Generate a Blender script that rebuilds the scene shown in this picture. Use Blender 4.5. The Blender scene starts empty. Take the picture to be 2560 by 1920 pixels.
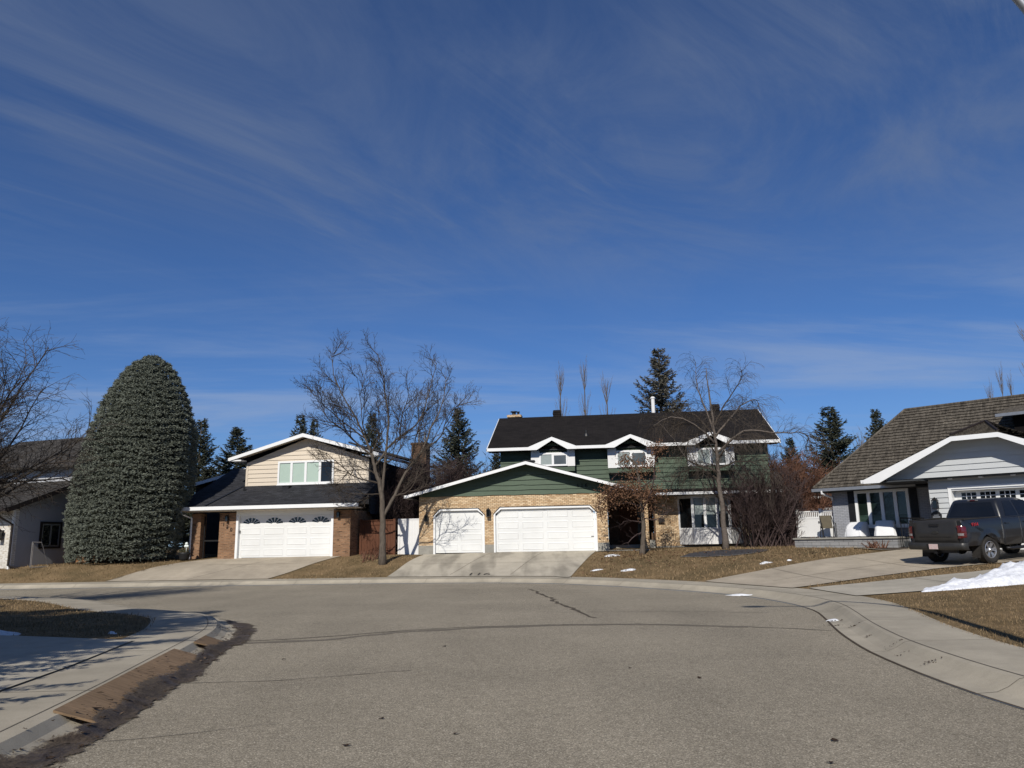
import bpy, bmesh, math, random
import numpy as np
from mathutils import Vector, Matrix, noise
R=math.radians
sc=bpy.context.scene; COL=sc.collection
# ------------------------------------------------------------------ terrain
RB=[(4.9,-60),(4.8,-10),(4.7,2),(4.62,7.5),(4.6,8.2),(4.66,9.4),(4.86,11.1),(5.2,12.7),(5.5,13.85),(5.95,15.4),(6.4,17.2),(6.5,19.2),(6.15,21.6),(5.1,24.0),(3.3,26.9),(1.6,28.9),(-.2,30.1),(-2.6,30.8),(-5.2,31.3),(-10.5,31.7),(-16,31.9),(-21,32.0),(-30,32.3),(-60,33)]
LB=[(-2.8,-60),(-2.9,-10),(-3.24,2),(-3.56,6),(-3.75,7.4),(-4.0,9),(-4.27,10.5),(-4.62,12.5),(-4.85,13.7),(-5.08,14.6),(-5.52,15.8),(-6.15,17.1),(-7.1,18.2),(-8.9,19.6),(-10.2,21),(-12.2,23.1),(-15.3,25.1),(-19,26),(-26,26.5),(-60,27.5)]
def cr(P,step=.5):
    P=[np.array(p,float) for p in P];P=[2*P[0]-P[1]]+P+[2*P[-1]-P[-2]];o=[]
    for i in range(1,len(P)-2):
        a,b,c,d=P[i-1:i+3];L=np.linalg.norm(c-b);n=max(2,int(L/step))
        if L>14:n=max(2,int(L/3))
        # centripetal-ish: scale tangents
        t1=(c-a)/(np.linalg.norm(c-b)+np.linalg.norm(b-a))*L;t2=(d-b)/(np.linalg.norm(d-c)+np.linalg.norm(c-b))*L
        for k in range(n):
            t=k/n;o.append((2*t**3-3*t*t+1)*b+(t**3-2*t*t+t)*t1+(-2*t**3+3*t*t)*c+(t**3-t*t)*t2)
    o.append(P[-2]);return np.array(o)
RBs=cr(RB);LBs=cr(LB)
def pdist(x,y,P):
    x=np.asarray(x,float)[:,None];y=np.asarray(y,float)[:,None]
    a=P[:-1];b=P[1:];ab=b-a;L2=(ab**2).sum(1)
    t=np.clip(((x-a[:,0])*ab[:,0]+(y-a[:,1])*ab[:,1])/L2,0,1)
    dx=x-(a[:,0]+t*ab[:,0]);dy=y-(a[:,1]+t*ab[:,1])
    D=dx*dx+dy*dy;i=D.argmin(1);r=np.arange(len(i))
    side=ab[i,0]*dy[r,i]-ab[i,1]*dx[r,i]   # >0 : left of travel
    return np.sqrt(D[r,i]),side
def prof(d,left=False):
    return np.interp(d,[0,.2,.3,.38,.54,1.55],[0,.012,.06,.138,.152,.17]) if left else np.interp(d,[0,.22,.34,.46,.54,1.55],[0,.012,.06,.135,.15,.17])
def hgt(x,y):
    x=np.atleast_1d(np.asarray(x,float));y=np.atleast_1d(np.asarray(y,float))
    dr,sr=pdist(x,y,RBs);dl,sl=pdist(x,y,LBs)
    ar=np.degrees(np.arctan2(x,y-22))
    rate=np.interp(ar,[-180,-95,-70,-55,-40,0,40,75,110,180],[.04,.04,.21,.21,.168,.162,.135,.072,.06,.05])
    def rise(d,rate,cap):
        q=np.maximum(d-1.55,0)*rate;return cap*(1-np.exp(-(q/cap)**1.6))**(1/1.6)
    hr=prof(dr)+rise(dr,rate,1.0);hl=prof(dl,True)+rise(dl,.04*np.ones_like(dl),.22)
    return np.where(sr<0,hr,np.where(sl>0,hl,0.))

_B=[(-14.7,38.7,.93),(-13.4,38.5,.93),(-10.5,38.0,.955),(-8.4,37.7,.975),(-6,37.2,.94),(-4.7,38.2,.98),(-.95,37.8,1.01),(2,37.5,1.01),(4.4,37.2,1.01),(8.,40,1.07),(-19.2,36.2,.86),(-23.2,36,.72),(-22.2,39,.84),(16.3,30.5,.95)]
def mask(x,y):
    dr,sr=pdist(x,y,RBs);t=np.clip((dr-1.7)/2.5,0,1);t=t*t*(3-2*t);return np.where(sr<0,t,0)
_bx=np.array([b[0] for b in _B]);_by=np.array([b[1] for b in _B])
_K=np.exp(-((_bx[:,None]-_bx)**2+(_by[:,None]-_by)**2)/(2*2.2**2))*mask(_bx,_by)[:,None]
_W=np.linalg.solve(_K+1e-2*np.eye(len(_B)),np.array([b[2] for b in _B])-hgt(_bx,_by))
_h0=hgt
def hgt(x,y):
    x=np.atleast_1d(np.asarray(x,float));y=np.atleast_1d(np.asarray(y,float))
    b=(np.exp(-((x[:,None]-_bx)**2+(y[:,None]-_by)**2)/(2*2.2**2))@_W)
    return _h0(x,y)+b*mask(x,y)
def H1(x,y): return float(hgt(x,y)[0])
# ------------------------------------------------------------------ object helpers
def empty(name,label,cat,loc=(0,0,0),rotz=0,group=None):
    o=bpy.data.objects.new(name,None); COL.objects.link(o)
    o.location=loc; o.rotation_euler=(0,0,rotz); o.empty_display_size=.2
    return tag(o,label,cat,group)
def tag(o,label=None,cat=None,group=None,kind=None):
    if label:o['label']=label
    if cat:o['category']=cat
    if group:o['group']=group
    if kind:o['kind']=kind
    return o
def kids(o): return [c for c in bpy.data.objects if c.parent==o]
def dup(root,loc,rotz=0,scale=None,label=None):
    r=root.copy(); COL.objects.link(r); r.location=loc; r.rotation_euler=(0,0,rotz)
    if scale: r.scale=scale
    if label: r['label']=label
    for ch in kids(root):
        c=ch.copy(); COL.objects.link(c); c.parent=r
        for g in kids(ch):
            d=g.copy(); COL.objects.link(d); d.parent=c
    return r
SPLIT={'brick_wall','foundation','sunburst_window','gutter','soffit','door_frame','drip_trim','roof_vent','blind','shutter','side_panel','fascia','bed_post','bed_rail','downspout','bracket','door_window','post','cargo_lens','fadeboard','pane'}
class MB:
    def __init__(s): s.v=[]; s.f=[]; s.mi=[]
    def add(s,vs,fs):
        n=len(s.v); s.v.extend([tuple(p) for p in vs]); s.f.extend([tuple(i+n for i in f) for f in fs]); return s
    def box(s,x0,x1,y0,y1,z0,z1):
        return s.add([(x0,y0,z0),(x1,y0,z0),(x1,y1,z0),(x0,y1,z0),(x0,y0,z1),(x1,y0,z1),(x1,y1,z1),(x0,y1,z1)],
            [(0,3,2,1),(4,5,6,7),(0,1,5,4),(1,2,6,5),(2,3,7,6),(3,0,4,7)])
    def prism(s,poly,v0,v1):            # polygon in (u,z), extruded along v
        n=len(poly)
        return s.add([(a,v0,b) for a,b in poly]+[(a,v1,b) for a,b in poly],
            [tuple(range(n)),tuple(range(2*n-1,n-1,-1))]+[(i,i+n,(i+1)%n+n,(i+1)%n) for i in range(n)])
    def slab(s,top,t):                  # 3D polygon extruded straight down
        n=len(top)
        return s.add(list(top)+[(x,y,z-t) for x,y,z in top],
            [tuple(range(n)),tuple(range(2*n-1,n-1,-1))]+[(i,i+n,(i+1)%n+n,(i+1)%n) for i in range(n)])
    def quad(s,*p): return s.add(p,[tuple(range(len(p)))])
    def tube(s,pts,rad,n=6,cap=True):
        pts=[Vector(p) for p in pts]; m=len(pts)
        if not hasattr(rad,'__len__'): rad=[rad]*m
        vs=[];fs=[]
        for i,p in enumerate(pts):
            t=(pts[min(i+1,m-1)]-pts[max(i-1,0)])
            if t.length<1e-9:t=Vector((0,0,1))
            t.normalize(); a=t.cross(Vector((0.31,.9,.28)))
            if a.length<.05:a=t.cross(Vector((1,0,0)))
            a.normalize(); b=t.cross(a)
            for k in range(n):
                w=2*math.pi*k/n; q=p+(a*math.cos(w)+b*math.sin(w))*rad[i]; vs.append((q.x,q.y,q.z))
        for i in range(m-1):
            for k in range(n):
                k2=(k+1)%n; fs.append((i*n+k,i*n+k2,(i+1)*n+k2,(i+1)*n+k))
        if cap: fs.append(tuple(range(n-1,-1,-1))); fs.append(tuple((m-1)*n+k for k in range(n)))
        return s.add(vs,fs)
    def lathe(s,prof,n=24,axis='z',c=(0,0,0),cap=True):   # profile of (r,h)
        vs=[];fs=[];m=len(prof)
        for r,h in prof:
            for k in range(n):
                w=2*math.pi*k/n;a,b=r*math.cos(w),r*math.sin(w)
                p=(a,b,h) if axis=='z' else ((h,a,b) if axis=='x' else (a,h,b))
                vs.append((p[0]+c[0],p[1]+c[1],p[2]+c[2]))
        for i in range(m-1):
            for k in range(n):
                k2=(k+1)%n; fs.append((i*n+k,i*n+k2,(i+1)*n+k2,(i+1)*n+k))
        if cap: fs.append(tuple(range(n-1,-1,-1)));fs.append(tuple((m-1)*n+k for k in range(n)))
        return s.add(vs,fs)
    def ball(s,c,r,n=8,sq=(1,1,1),jit=0,rng=random):
        vs=[];fs=[];m=n//2+1
        for i in range(m+1):
            th=math.pi*i/m
            for k in range(n):
                ph=2*math.pi*k/n;q=r*(1+rng.uniform(-jit,jit))
                vs.append((c[0]+q*math.sin(th)*math.cos(ph)*sq[0],c[1]+q*math.sin(th)*math.sin(ph)*sq[1],c[2]+q*math.cos(th)*sq[2]))
        for i in range(m):
            for k in range(n):
                k2=(k+1)%n; fs.append((i*n+k,(i+1)*n+k,(i+1)*n+k2,i*n+k2))
        return s.add(vs,fs)
    def build(s,name,mat,parent=None,smooth=False,fix=False,bevel=0):
        if name in SPLIT:
            out=None
            for q in s.pieces():
                o=q._build(name,mat,parent,smooth,fix,bevel); out=out or o
            return out
        return s._build(name,mat,parent,smooth,fix,bevel)
    def pieces(s):
        # separate pieces that do not touch each other become meshes of their own
        par=list(range(len(s.v)))
        def fd(i):
            while par[i]!=i: par[i]=par[par[i]]; i=par[i]
            return i
        for f in s.f:
            a=fd(f[0])
            for j in f[1:]: par[fd(j)]=a
        gr={}
        for i in range(len(s.v)): gr.setdefault(fd(i),[]).append(i)
        G=list(gr.values()); bb=[]
        for g in G:
            P=[s.v[i] for i in g]; bb.append([min(p[k] for p in P)-.015 for k in range(3)]+[max(p[k] for p in P)+.015 for k in range(3)])
        gp=list(range(len(G)))
        def fg(i):
            while gp[i]!=i: gp[i]=gp[gp[i]]; i=gp[i]
            return i
        for i in range(len(G)):
            for j in range(i):
                if all(bb[i][k]<=bb[j][k+3] and bb[j][k]<=bb[i][k+3] for k in range(3)): gp[fg(i)]=fg(j)
        lab={}
        for gi,g in enumerate(G):
            for i in g: lab[i]=fg(gi)
        out=[]
        for c in sorted(set(lab.values())):
            q=MB(); mp={}
            for i in range(len(s.v)):
                if lab[i]==c: mp[i]=len(q.v); q.v.append(s.v[i])
            q.f=[tuple(mp[i] for i in f) for f in s.f if lab[f[0]]==c]
            if q.f: out.append(q)
        return out
    def _build(s,name,mat,parent=None,smooth=False,fix=False,bevel=0):
        me=bpy.data.meshes.new(name); me.from_pydata(s.v,[],s.f)
        if fix or bevel:
            bm=bmesh.new(); bm.from_mesh(me)
            if bevel:
                bmesh.ops.remove_doubles(bm,verts=bm.verts,dist=1e-5)
            bmesh.ops.recalc_face_normals(bm,faces=bm.faces)
            if bevel:
                es=[e for e in bm.edges if len(e.link_faces)==2 and e.calc_face_angle(0)>.5]
                bmesh.ops.bevel(bm,geom=es,offset=bevel,segments=2,profile=.6,affect='EDGES')
            bm.to_mesh(me); bm.free()
        me.materials.append(mat)
        if smooth: me.polygons.foreach_set('use_smooth',[True]*len(me.polygons))
        me.update()
        o=bpy.data.objects.new(name,me); COL.objects.link(o)
        if parent is not None: o.parent=parent
        return o
def clip(poly,val,keep_above):
    out=[];n=len(poly)
    for i in range(n):
        p,q=poly[i],poly[(i+1)%n]
        ip=(p[1]>=val) if keep_above else (p[1]<=val); iq=(q[1]>=val) if keep_above else (q[1]<=val)
        if ip: out.append(p)
        if ip!=iq:
            t=(val-p[1])/(q[1]-p[1]); out.append((p[0]+t*(q[0]-p[0]),val))
    return out
def courses(mb,poly,O,ea,eb,n,expo,lip,wave=0,seg=.3,rng=None,b_start=None,shake=False):
    """lap siding / roof courses: convex polygon in (a,b) cut in bands, each tilted so that its lower edge stands proud"""
    O,ea,eb,n=Vector(O),Vector(ea),Vector(eb),Vector(n)
    b0=min(p[1] for p in poly) if b_start is None else b_start; top=max(p[1] for p in poly); k=0
    rng=rng or random.Random(1)
    while b0<top-1e-4:
        b1=b0+expo; P=clip(clip(poly,b0,True),b1,False)
        if len(P)>=3:
            Q=[]
            for i in range(len(P)):
                p,q=P[i],P[(i+1)%len(P)]; Q.append((p[0],p[1],abs(p[1]-b0)<1e-6))
                if wave and abs(p[1]-b0)<1e-6 and abs(q[1]-b0)<1e-6:
                    L=q[0]-p[0]; m=int(abs(L)/seg)
                    for j in range(1,m):
                        a=p[0]+L*(j+rng.uniform(-.3,.3))/m; w=rng.uniform(-wave,wave)
                        if shake:
                            Q.append((a-.004*(1 if L>0 else -1),b0+Q[-1][1]-b0,True)); Q.append((a+.004*(1 if L>0 else -1),b0+w,True))
                        else: Q.append((a,b0+w,True))
            def pos(p,extra=0):
                t=(p[1]-b0)/expo; return O+ea*p[0]+eb*p[1]+n*(lip*(1-t)+.003)
            mb.add([pos(p) for p in Q],[tuple(range(len(Q)))])
            for i in range(len(Q)):
                p,q=Q[i],Q[(i+1)%len(Q)]
                if p[2] and q[2]:
                    mb.add([pos(q),pos(p),O+ea*p[0]+eb*(p[1]+.004),O+ea*q[0]+eb*(q[1]+.004)],[(0,1,2,3)])
        b0=b1;k+=1
X=Vector((1,0,0));Y=Vector((0,1,0));Z=Vector((0,0,1))
# ------------------------------------------------------------------ materials
class NT:
    def __init__(s,name):
        s.m=bpy.data.materials.new(name); s.m.use_nodes=True; s.t=s.m.node_tree; s.b=s.t.nodes['Principled BSDF']
        s.co=s.n('ShaderNodeTexCoord').outputs['Object']
    def n(s,typ,**k):
        x=s.t.nodes.new(typ)
        for a,b in k.items(): setattr(x,a,b)
        return x
    def l(s,a,b): s.t.links.new(a,b)
    def vec(s,scale=(1,1,1),rot=(0,0,0)):
        m=s.n('ShaderNodeMapping'); m.inputs['Scale'].default_value=scale; m.inputs['Rotation'].default_value=rot
        s.l(s.co,m.inputs[0]); return m.outputs[0]
    def noise(s,scale,detail=4,rough=.6,vec=None,dist=0):
        x=s.n('ShaderNodeTexNoise'); x.inputs['Scale'].default_value=scale; x.inputs['Detail'].default_value=detail
        x.inputs['Roughness'].default_value=rough; x.inputs['Distortion'].default_value=dist
        s.l(vec if vec is not None else s.co,x.inputs['Vector']); return x.outputs[0]
    def ramp(s,fac,stops):
        x=s.n('ShaderNodeValToRGB'); s.l(fac,x.inputs[0]); e=x.color_ramp.elements
        while len(e)<len(stops): e.new(.5)
        for k,(p,c) in zip(e,stops):
            k.position=p; k.color=(c,c,c,1) if not hasattr(c,'__len__') else tuple(c)+(1,)
        return x.outputs[0]
    def mix(s,fac,a,b,mode='MIX'):
        x=s.n('ShaderNodeMix',data_type='RGBA',blend_type=mode)
        for i,v in ((0,fac),(6,a),(7,b)):
            if hasattr(v,'links') or isinstance(v,bpy.types.NodeSocket): s.l(v,x.inputs[i])
            elif hasattr(v,'__len__'): x.inputs[i].default_value=tuple(v)+(1,)
            else: x.inputs[i].default_value=v
        return x.outputs[2]
    def bump(s,h,strength=.3,dist=.01):
        x=s.n('ShaderNodeBump'); x.inputs['Strength'].default_value=strength; x.inputs['Distance'].default_value=dist
        s.l(h,x.inputs['Height']); s.l(x.outputs[0],s.b.inputs['Normal'])
    def col(s,c):
        if isinstance(c,bpy.types.NodeSocket): s.l(c,s.b.inputs['Base Color'])
        else: s.b.inputs['Base Color'].default_value=tuple(c)+(1,)
    def set(s,rough=.7,spec=.3,metal=0,coat=0):
        s.b.inputs['Roughness'].default_value=rough; s.b.inputs['Specular IOR Level'].default_value=spec
        s.b.inputs['Metallic'].default_value=metal; s.b.inputs['Coat Weight'].default_value=coat; s.b.inputs['Coat Roughness'].default_value=.06
        return s.m
def sca(c,k): return tuple(x*k for x in c)
def M(name,c,var=.2,scale=6,rough=.7,spec=.3,metal=0,coat=0,bump=0,bscale=40,stretch=(1,1,1),c2=None,big=.12):
    t=NT(name); v=t.vec(stretch)
    f=t.ramp(t.noise(scale,5,.65,v),[(.3,0.),(.7,1.)])
    a=t.mix(f,sca(c,1-var),c2 or sca(c,1+var))
    if big:
        g=t.ramp(t.noise(.35,3,.5),[(.3,1-big),(.7,1+big*.5)]); a=t.mix(1.0,a,g,'MULTIPLY')
    t.col(a)
    if bump: t.bump(t.noise(bscale,3,.6,v),bump,.01)
    return t.set(rough,spec,metal,coat)
def brick(name,c1,c2,mortar,bw=.21,bh=.072,dark=None,bumps=.4):
    t=NT(name); s=t.n('ShaderNodeSeparateXYZ'); t.l(t.co,s.inputs[0])
    ad=t.n('ShaderNodeMath',operation='ADD'); t.l(s.outputs[0],ad.inputs[0]); t.l(s.outputs[1],ad.inputs[1])
    cb=t.n('ShaderNodeCombineXYZ'); t.l(ad.outputs[0],cb.inputs[0]); t.l(s.outputs[2],cb.inputs[1])
    b=t.n('ShaderNodeTexBrick'); t.l(cb.outputs[0],b.inputs['Vector'])
    for k,v in (('Scale',1),('Brick Width',bw),('Row Height',bh),('Mortar Size',.010),('Mortar Smooth',.2),('Bias',0.)): b.inputs[k].default_value=v
    b.inputs['Color1'].default_value=c1+(1,); b.inputs['Color2'].default_value=c2+(1,); b.inputs['Mortar'].default_value=mortar+(1,)
    a=b.outputs[0]
    if dark:
        m=t.n('ShaderNodeMapping'); m.inputs['Scale'].default_value=(1.8,10,1); t.l(cb.outputs[0],m.inputs[0])
        f=t.ramp(t.noise(1.6,2,.5,m.outputs[0]),[(.62,0.),(.66,1.)]); a=t.mix(f,a,dark)
    a=t.mix(1.0,a,t.ramp(t.noise(1.2,5,.7),[(.25,.72),(.75,1.12)]),'MULTIPLY')
    t.col(a); iv=t.n('ShaderNodeMath',operation='SUBTRACT'); iv.inputs[0].default_value=1; t.l(b.outputs[1],iv.inputs[1])
    t.bump(iv.outputs[0],bumps,.006); return t.set(.85,.2)
def shingle(name,c,w=.3,h=.14,var=.35):
    t=NT(name); s=t.n('ShaderNodeSeparateXYZ'); t.l(t.co,s.inputs[0])
    ad=t.n('ShaderNodeMath',operation='ADD'); t.l(s.outputs[1],ad.inputs[0]); t.l(s.outputs[2],ad.inputs[1])
    cb=t.n('ShaderNodeCombineXYZ'); t.l(s.outputs[0],cb.inputs[0]); t.l(ad.outputs[0],cb.inputs[1])
    b=t.n('ShaderNodeTexBrick'); t.l(cb.outputs[0],b.inputs['Vector'])
    for k,v in (('Scale',1),('Brick Width',w),('Row Height',h),('Mortar Size',.006),('Mortar Smooth',.1)): b.inputs[k].default_value=v
    b.inputs['Color1'].default_value=sca(c,1-var)+(1,); b.inputs['Color2'].default_value=sca(c,1+var)+(1,); b.inputs['Mortar'].default_value=sca(c,.4)+(1,)
    a=t.mix(1.0,b.outputs[0],t.ramp(t.noise(25,4,.7),[(.25,.65),(.75,1.35)]),'MULTIPLY')
    a=t.mix(1.0,a,t.ramp(t.noise(.6,3,.6),[(.3,.85),(.7,1.15)]),'MULTIPLY')
    t.col(a); t.bump(t.noise(60,3,.6),.4,.008); return t.set(.9,.15)
def leafmat(name,c,c2,rough=.75,rv=.4):
    t=NT(name); f=t.noise(2.2,4,.7); a=t.mix(t.ramp(f,[(.3,0.),(.7,1.)]),c,c2)
    g=t.n('ShaderNodeNewGeometry'); a=t.mix(1.0,a,t.ramp(g.outputs['Random Per Island'],[(0,1-rv),(1,1+rv)]),'MULTIPLY')
    t.col(a); return t.set(rough,.2)
MAT={}
def asphalt():
    t=NT('asphalt'); v=t.n('ShaderNodeTexVoronoi'); v.inputs['Scale'].default_value=105; t.l(t.co,v.inputs['Vector'])
    sp=t.n('ShaderNodeSeparateColor'); t.l(v.outputs['Color'],sp.inputs[0])
    a=t.ramp(sp.outputs[0],[(0,(.155,.135,.100)),(.5,(.268,.234,.177)),(.88,(.355,.312,.240)),(1,(.54,.49,.39))])
    a=t.mix(1.0,a,t.ramp(t.noise(60,4,.7),[(.28,.66),(.72,1.28)]),'MULTIPLY')
    a=t.mix(1.0,a,t.ramp(t.noise(9,4,.7),[(.3,.86),(.7,1.12)]),'MULTIPLY')
    a=t.mix(1.0,a,t.ramp(t.noise(.22,6,.65),[(.3,.80),(.7,1.12)]),'MULTIPLY')
    a=t.mix(1.0,a,t.ramp(t.noise(.9,4,.6,t.vec((1,.18,1),(0,0,.3))),[(.3,.93),(.7,1.06)]),'MULTIPLY')
    t.col(a); t.bump(t.noise(55,4,.7),.55,.012); return t.set(.9,.2)
MAT['asphalt']=asphalt()
def concrete(name,c):
    t=NT(name); a=t.mix(t.ramp(t.noise(1.1,6,.7),[(.3,0.),(.7,1.)]),sca(c,.8),sca(c,1.1))
    a=t.mix(1.0,a,t.ramp(t.noise(.5,5,.65,t.vec((1,.35,1),(0,0,.2)),.4),[(.3,.8),(.65,1.05)]),'MULTIPLY')
    a=t.mix(1.0,a,t.ramp(t.noise(110,2,.6),[(.2,.82),(.8,1.15)]),'MULTIPLY')
    t.col(a); t.bump(t.noise(70,3,.6),.2,.006); return t.set(.88,.2)
MAT['concrete']=concrete('concrete',(.385,.345,.272)); MAT['drive_tan']=concrete('tan concrete',(.41,.355,.275)); MAT['drive_grey']=concrete('grey concrete',(.42,.385,.315))
def streaky():
    t=NT('stained concrete'); c=(.43,.39,.315)
    a=t.mix(t.ramp(t.noise(1.1,6,.7),[(.3,0.),(.7,1.)]),sca(c,.86),sca(c,1.12))
    a=t.mix(1.0,a,t.ramp(t.noise(1.2,3,.5,t.vec((1,.12,1),(0,0,-.12)),.3),[(.36,.62),(.55,1.04)]),'MULTIPLY')
    a=t.mix(1.0,a,t.ramp(t.noise(110,2,.6),[(.2,.85),(.8,1.12)]),'MULTIPLY')
    t.col(a); t.bump(t.noise(70,3,.6),.2,.006); return t.set(.88,.2)
MAT['drive_stain']=streaky()
def turf():
    t=NT('dormant turf')
    a=t.mix(t.ramp(t.noise(1.3,6,.7),[(.34,0.),(.66,1.)]),(.140,.101,.053),(.245,.172,.095))
    a=t.mix(t.ramp(t.noise(.45,5,.65),[(.45,0.),(.68,.85)]),a,(.100,.078,.042))
    a=t.mix(1.0,a,t.ramp(t.noise(24,4,.75),[(.25,.5),(.75,1.5)]),'MULTIPLY')
    t.col(a); t.bump(t.noise(28,5,.75),.9,.03); return t.set(.95,.05)
MAT['turf']=turf()
MAT['blade']=leafmat('dry grass blades',(.148,.106,.057),(.270,.190,.107))
MAT['snow']=M('snow',(.66,.68,.71),.14,5,.6,.3,bump=.8,bscale=14,big=.06)
MAT['dirtysnow']=M('dirty snow',(.72,.74,.78),.25,9,.7,.25,bump=1,bscale=18,big=.1)
MAT['white']=M('white paint',(.70,.70,.69),.02,3,.5,.35,big=.04)
MAT['whitetrim']=M('white trim',(.74,.75,.75),.02,3,.45,.4,big=.03)
MAT['door_white']=M('white door',(.685,.695,.685),.03,2,.45,.4,big=.09)
MAT['beige']=M('beige siding',(.60,.525,.425),.03,5,.6,.3,bump=.08,bscale=30,stretch=(1,1,8),big=.05)
MAT['greenside']=M('green siding',(.078,.108,.076),.14,7,.7,.25,bump=.25,bscale=20,stretch=(.4,.4,5),big=.12)
MAT['greyside']=M('light grey siding',(.46,.48,.49),.03,5,.6,.3,bump=.06,bscale=30,stretch=(1,1,8),big=.05)
MAT['dark_soffit_and_shade']=M('dark soffit and wall shade',(.05,.055,.06),.1,5,.8,.2)  # serves soffits, and walls whose shade is put into the colour
MAT['brick_tan']=brick('cream brick',(.74,.57,.37),(.47,.31,.17),(.20,.145,.09),.2,.071)
MAT['brick_red']=brick('brown brick',(.31,.175,.098),(.20,.108,.06),(.22,.16,.11),.21,.072,dark=(.055,.032,.022))
MAT['brick_shaded']=brick('shade darkened brown brick',(.15,.085,.05),(.10,.055,.032),(.10,.075,.055),.21,.072)  # brown brick with the shade of chimney and entry put into its colour
MAT['brick_white']=brick('white brick',(.62,.59,.53),(.72,.70,.66),(.38,.35,.30),.3,.09,dark=(.42,.35,.26))
MAT['brick_grey']=brick('painted grey brick',(.30,.31,.34),(.34,.35,.38),(.22,.23,.25),.21,.072,bumps=.9)
MAT['stone_grey']=brick('grey block',(.24,.245,.25),(.30,.30,.30),(.13,.13,.13),.4,.15)
MAT['shingle_char']=shingle('charcoal shingles',(.030,.031,.036))
MAT['shingle_black']=shingle('black shingles',(.0135,.0115,.0108),var=.25)
MAT['shingle_grey']=shingle('grey brown shingles',(.050,.046,.042))
def shakes():
    t=NT('cedar shakes'); g=t.n('ShaderNodeNewGeometry')
    a=t.mix(t.ramp(t.noise(2.6,5,.7,t.vec((3,.6,.6))),[(.3,0.),(.7,1.)]),(.040,.035,.029),(.150,.132,.108))
    a=t.mix(1.0,a,t.ramp(t.noise(9,4,.7,t.vec((3,.5,.5))),[(.25,.45),(.75,1.5)]),'MULTIPLY')
    t.col(a); t.bump(t.noise(20,4,.7,t.vec((4,.5,.5))),.8,.02); return t.set(.92,.1)
MAT['shake']=shakes()
MAT['found']=M('foundation concrete',(.27,.26,.23),.15,4,.9,.15,bump=.2)
MAT['black']=M('black metal',(.012,.012,.013),.1,5,.45,.4)
MAT['dark']=M('painted recess shade',(.008,.007,.007),.2,4,.9,.1)  # near-black colour standing for the shade inside recesses
MAT['ink']=M('black numerals',(.010,.009,.009),.1,5,.6,.2)
MAT['fadedpaint']=M('faded black paint',(.055,.05,.045),.3,12,.9,.1)
def glass(name,c,rough=.04,spec=.6): 
    t=NT(name); t.col(t.mix(t.ramp(t.noise(.9,2,.5),[(.35,0.),(.65,1.)]),sca(c,.7),sca(c,1.3))); return t.set(rough,spec)
MAT['glass']=glass('dark window glass',(.008,.010,.012)); MAT['glass_green']=glass('reflecting window glass',(.010,.018,.014),.03,.7)  # green tone of the second glass is a painted reflection
MAT['blind']=M('pale green blind',(.40,.50,.43),.03,3,.25,.6,big=.06); MAT['blind_grey']=M('grey blind',(.26,.30,.29),.05,3,.3,.6,big=.08)
MAT['glass_grey']=glass('grey window glass',(.085,.095,.095),.05,.7)
MAT['wood']=M('stained cedar boards',(.105,.042,.022),.3,4,.75,.25,stretch=(7,7,.6),bump=.3,bscale=12)
MAT['woodtan']=M('weathered fence boards',(.22,.115,.055),.25,5,.85,.2,stretch=(6,6,.6))
MAT['bark']=M('grey bark',(.105,.088,.072),.35,9,.95,.1,stretch=(2,2,.5),bump=1,bscale=22)
MAT['bark2']=M('birch bark',(.125,.105,.09),.35,7,.95,.1,stretch=(1,1,2.5),bump=.8,bscale=16)
MAT['twig']=M('grey brown twigs',(.066,.054,.044),.25,5,.9,.1); MAT['twig_pur']=M('purplish twigs',(.066,.047,.045),.3,5,.9,.1)
MAT['twig_red']=M('russet twigs',(.135,.070,.047),.35,3,.9,.1); MAT['twig_light']=M('pale twigs',(.16,.13,.10),.3,5,.9,.1)
MAT['brownleaf']=leafmat('dead brown leaves',(.090,.048,.028),(.165,.090,.052))
MAT['needle_blue']=leafmat('blue spruce needles',(.105,.119,.094),(.192,.208,.168),.85,.22); MAT['needle_dark']=leafmat('dark spruce needles',(.030,.036,.024),(.068,.072,.050))
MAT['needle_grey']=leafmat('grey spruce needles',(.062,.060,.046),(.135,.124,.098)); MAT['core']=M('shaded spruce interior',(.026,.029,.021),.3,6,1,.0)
MAT['needle_brown']=leafmat('browning needles',(.050,.038,.026),(.085,.062,.044))
MAT['gravel']=M('dark gravel',(.060,.058,.062),.5,40,.9,.15,bump=1,bscale=60)
MAT['mulch']=M('bark mulch',(.05,.038,.03),.5,25,.95,.1,bump=1,bscale=40)
MAT['ply']=M('weathered plywood',(.185,.125,.075),.3,5,.85,.2,stretch=(.6,5,1),big=.3,bump=.25,bscale=20)
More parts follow.
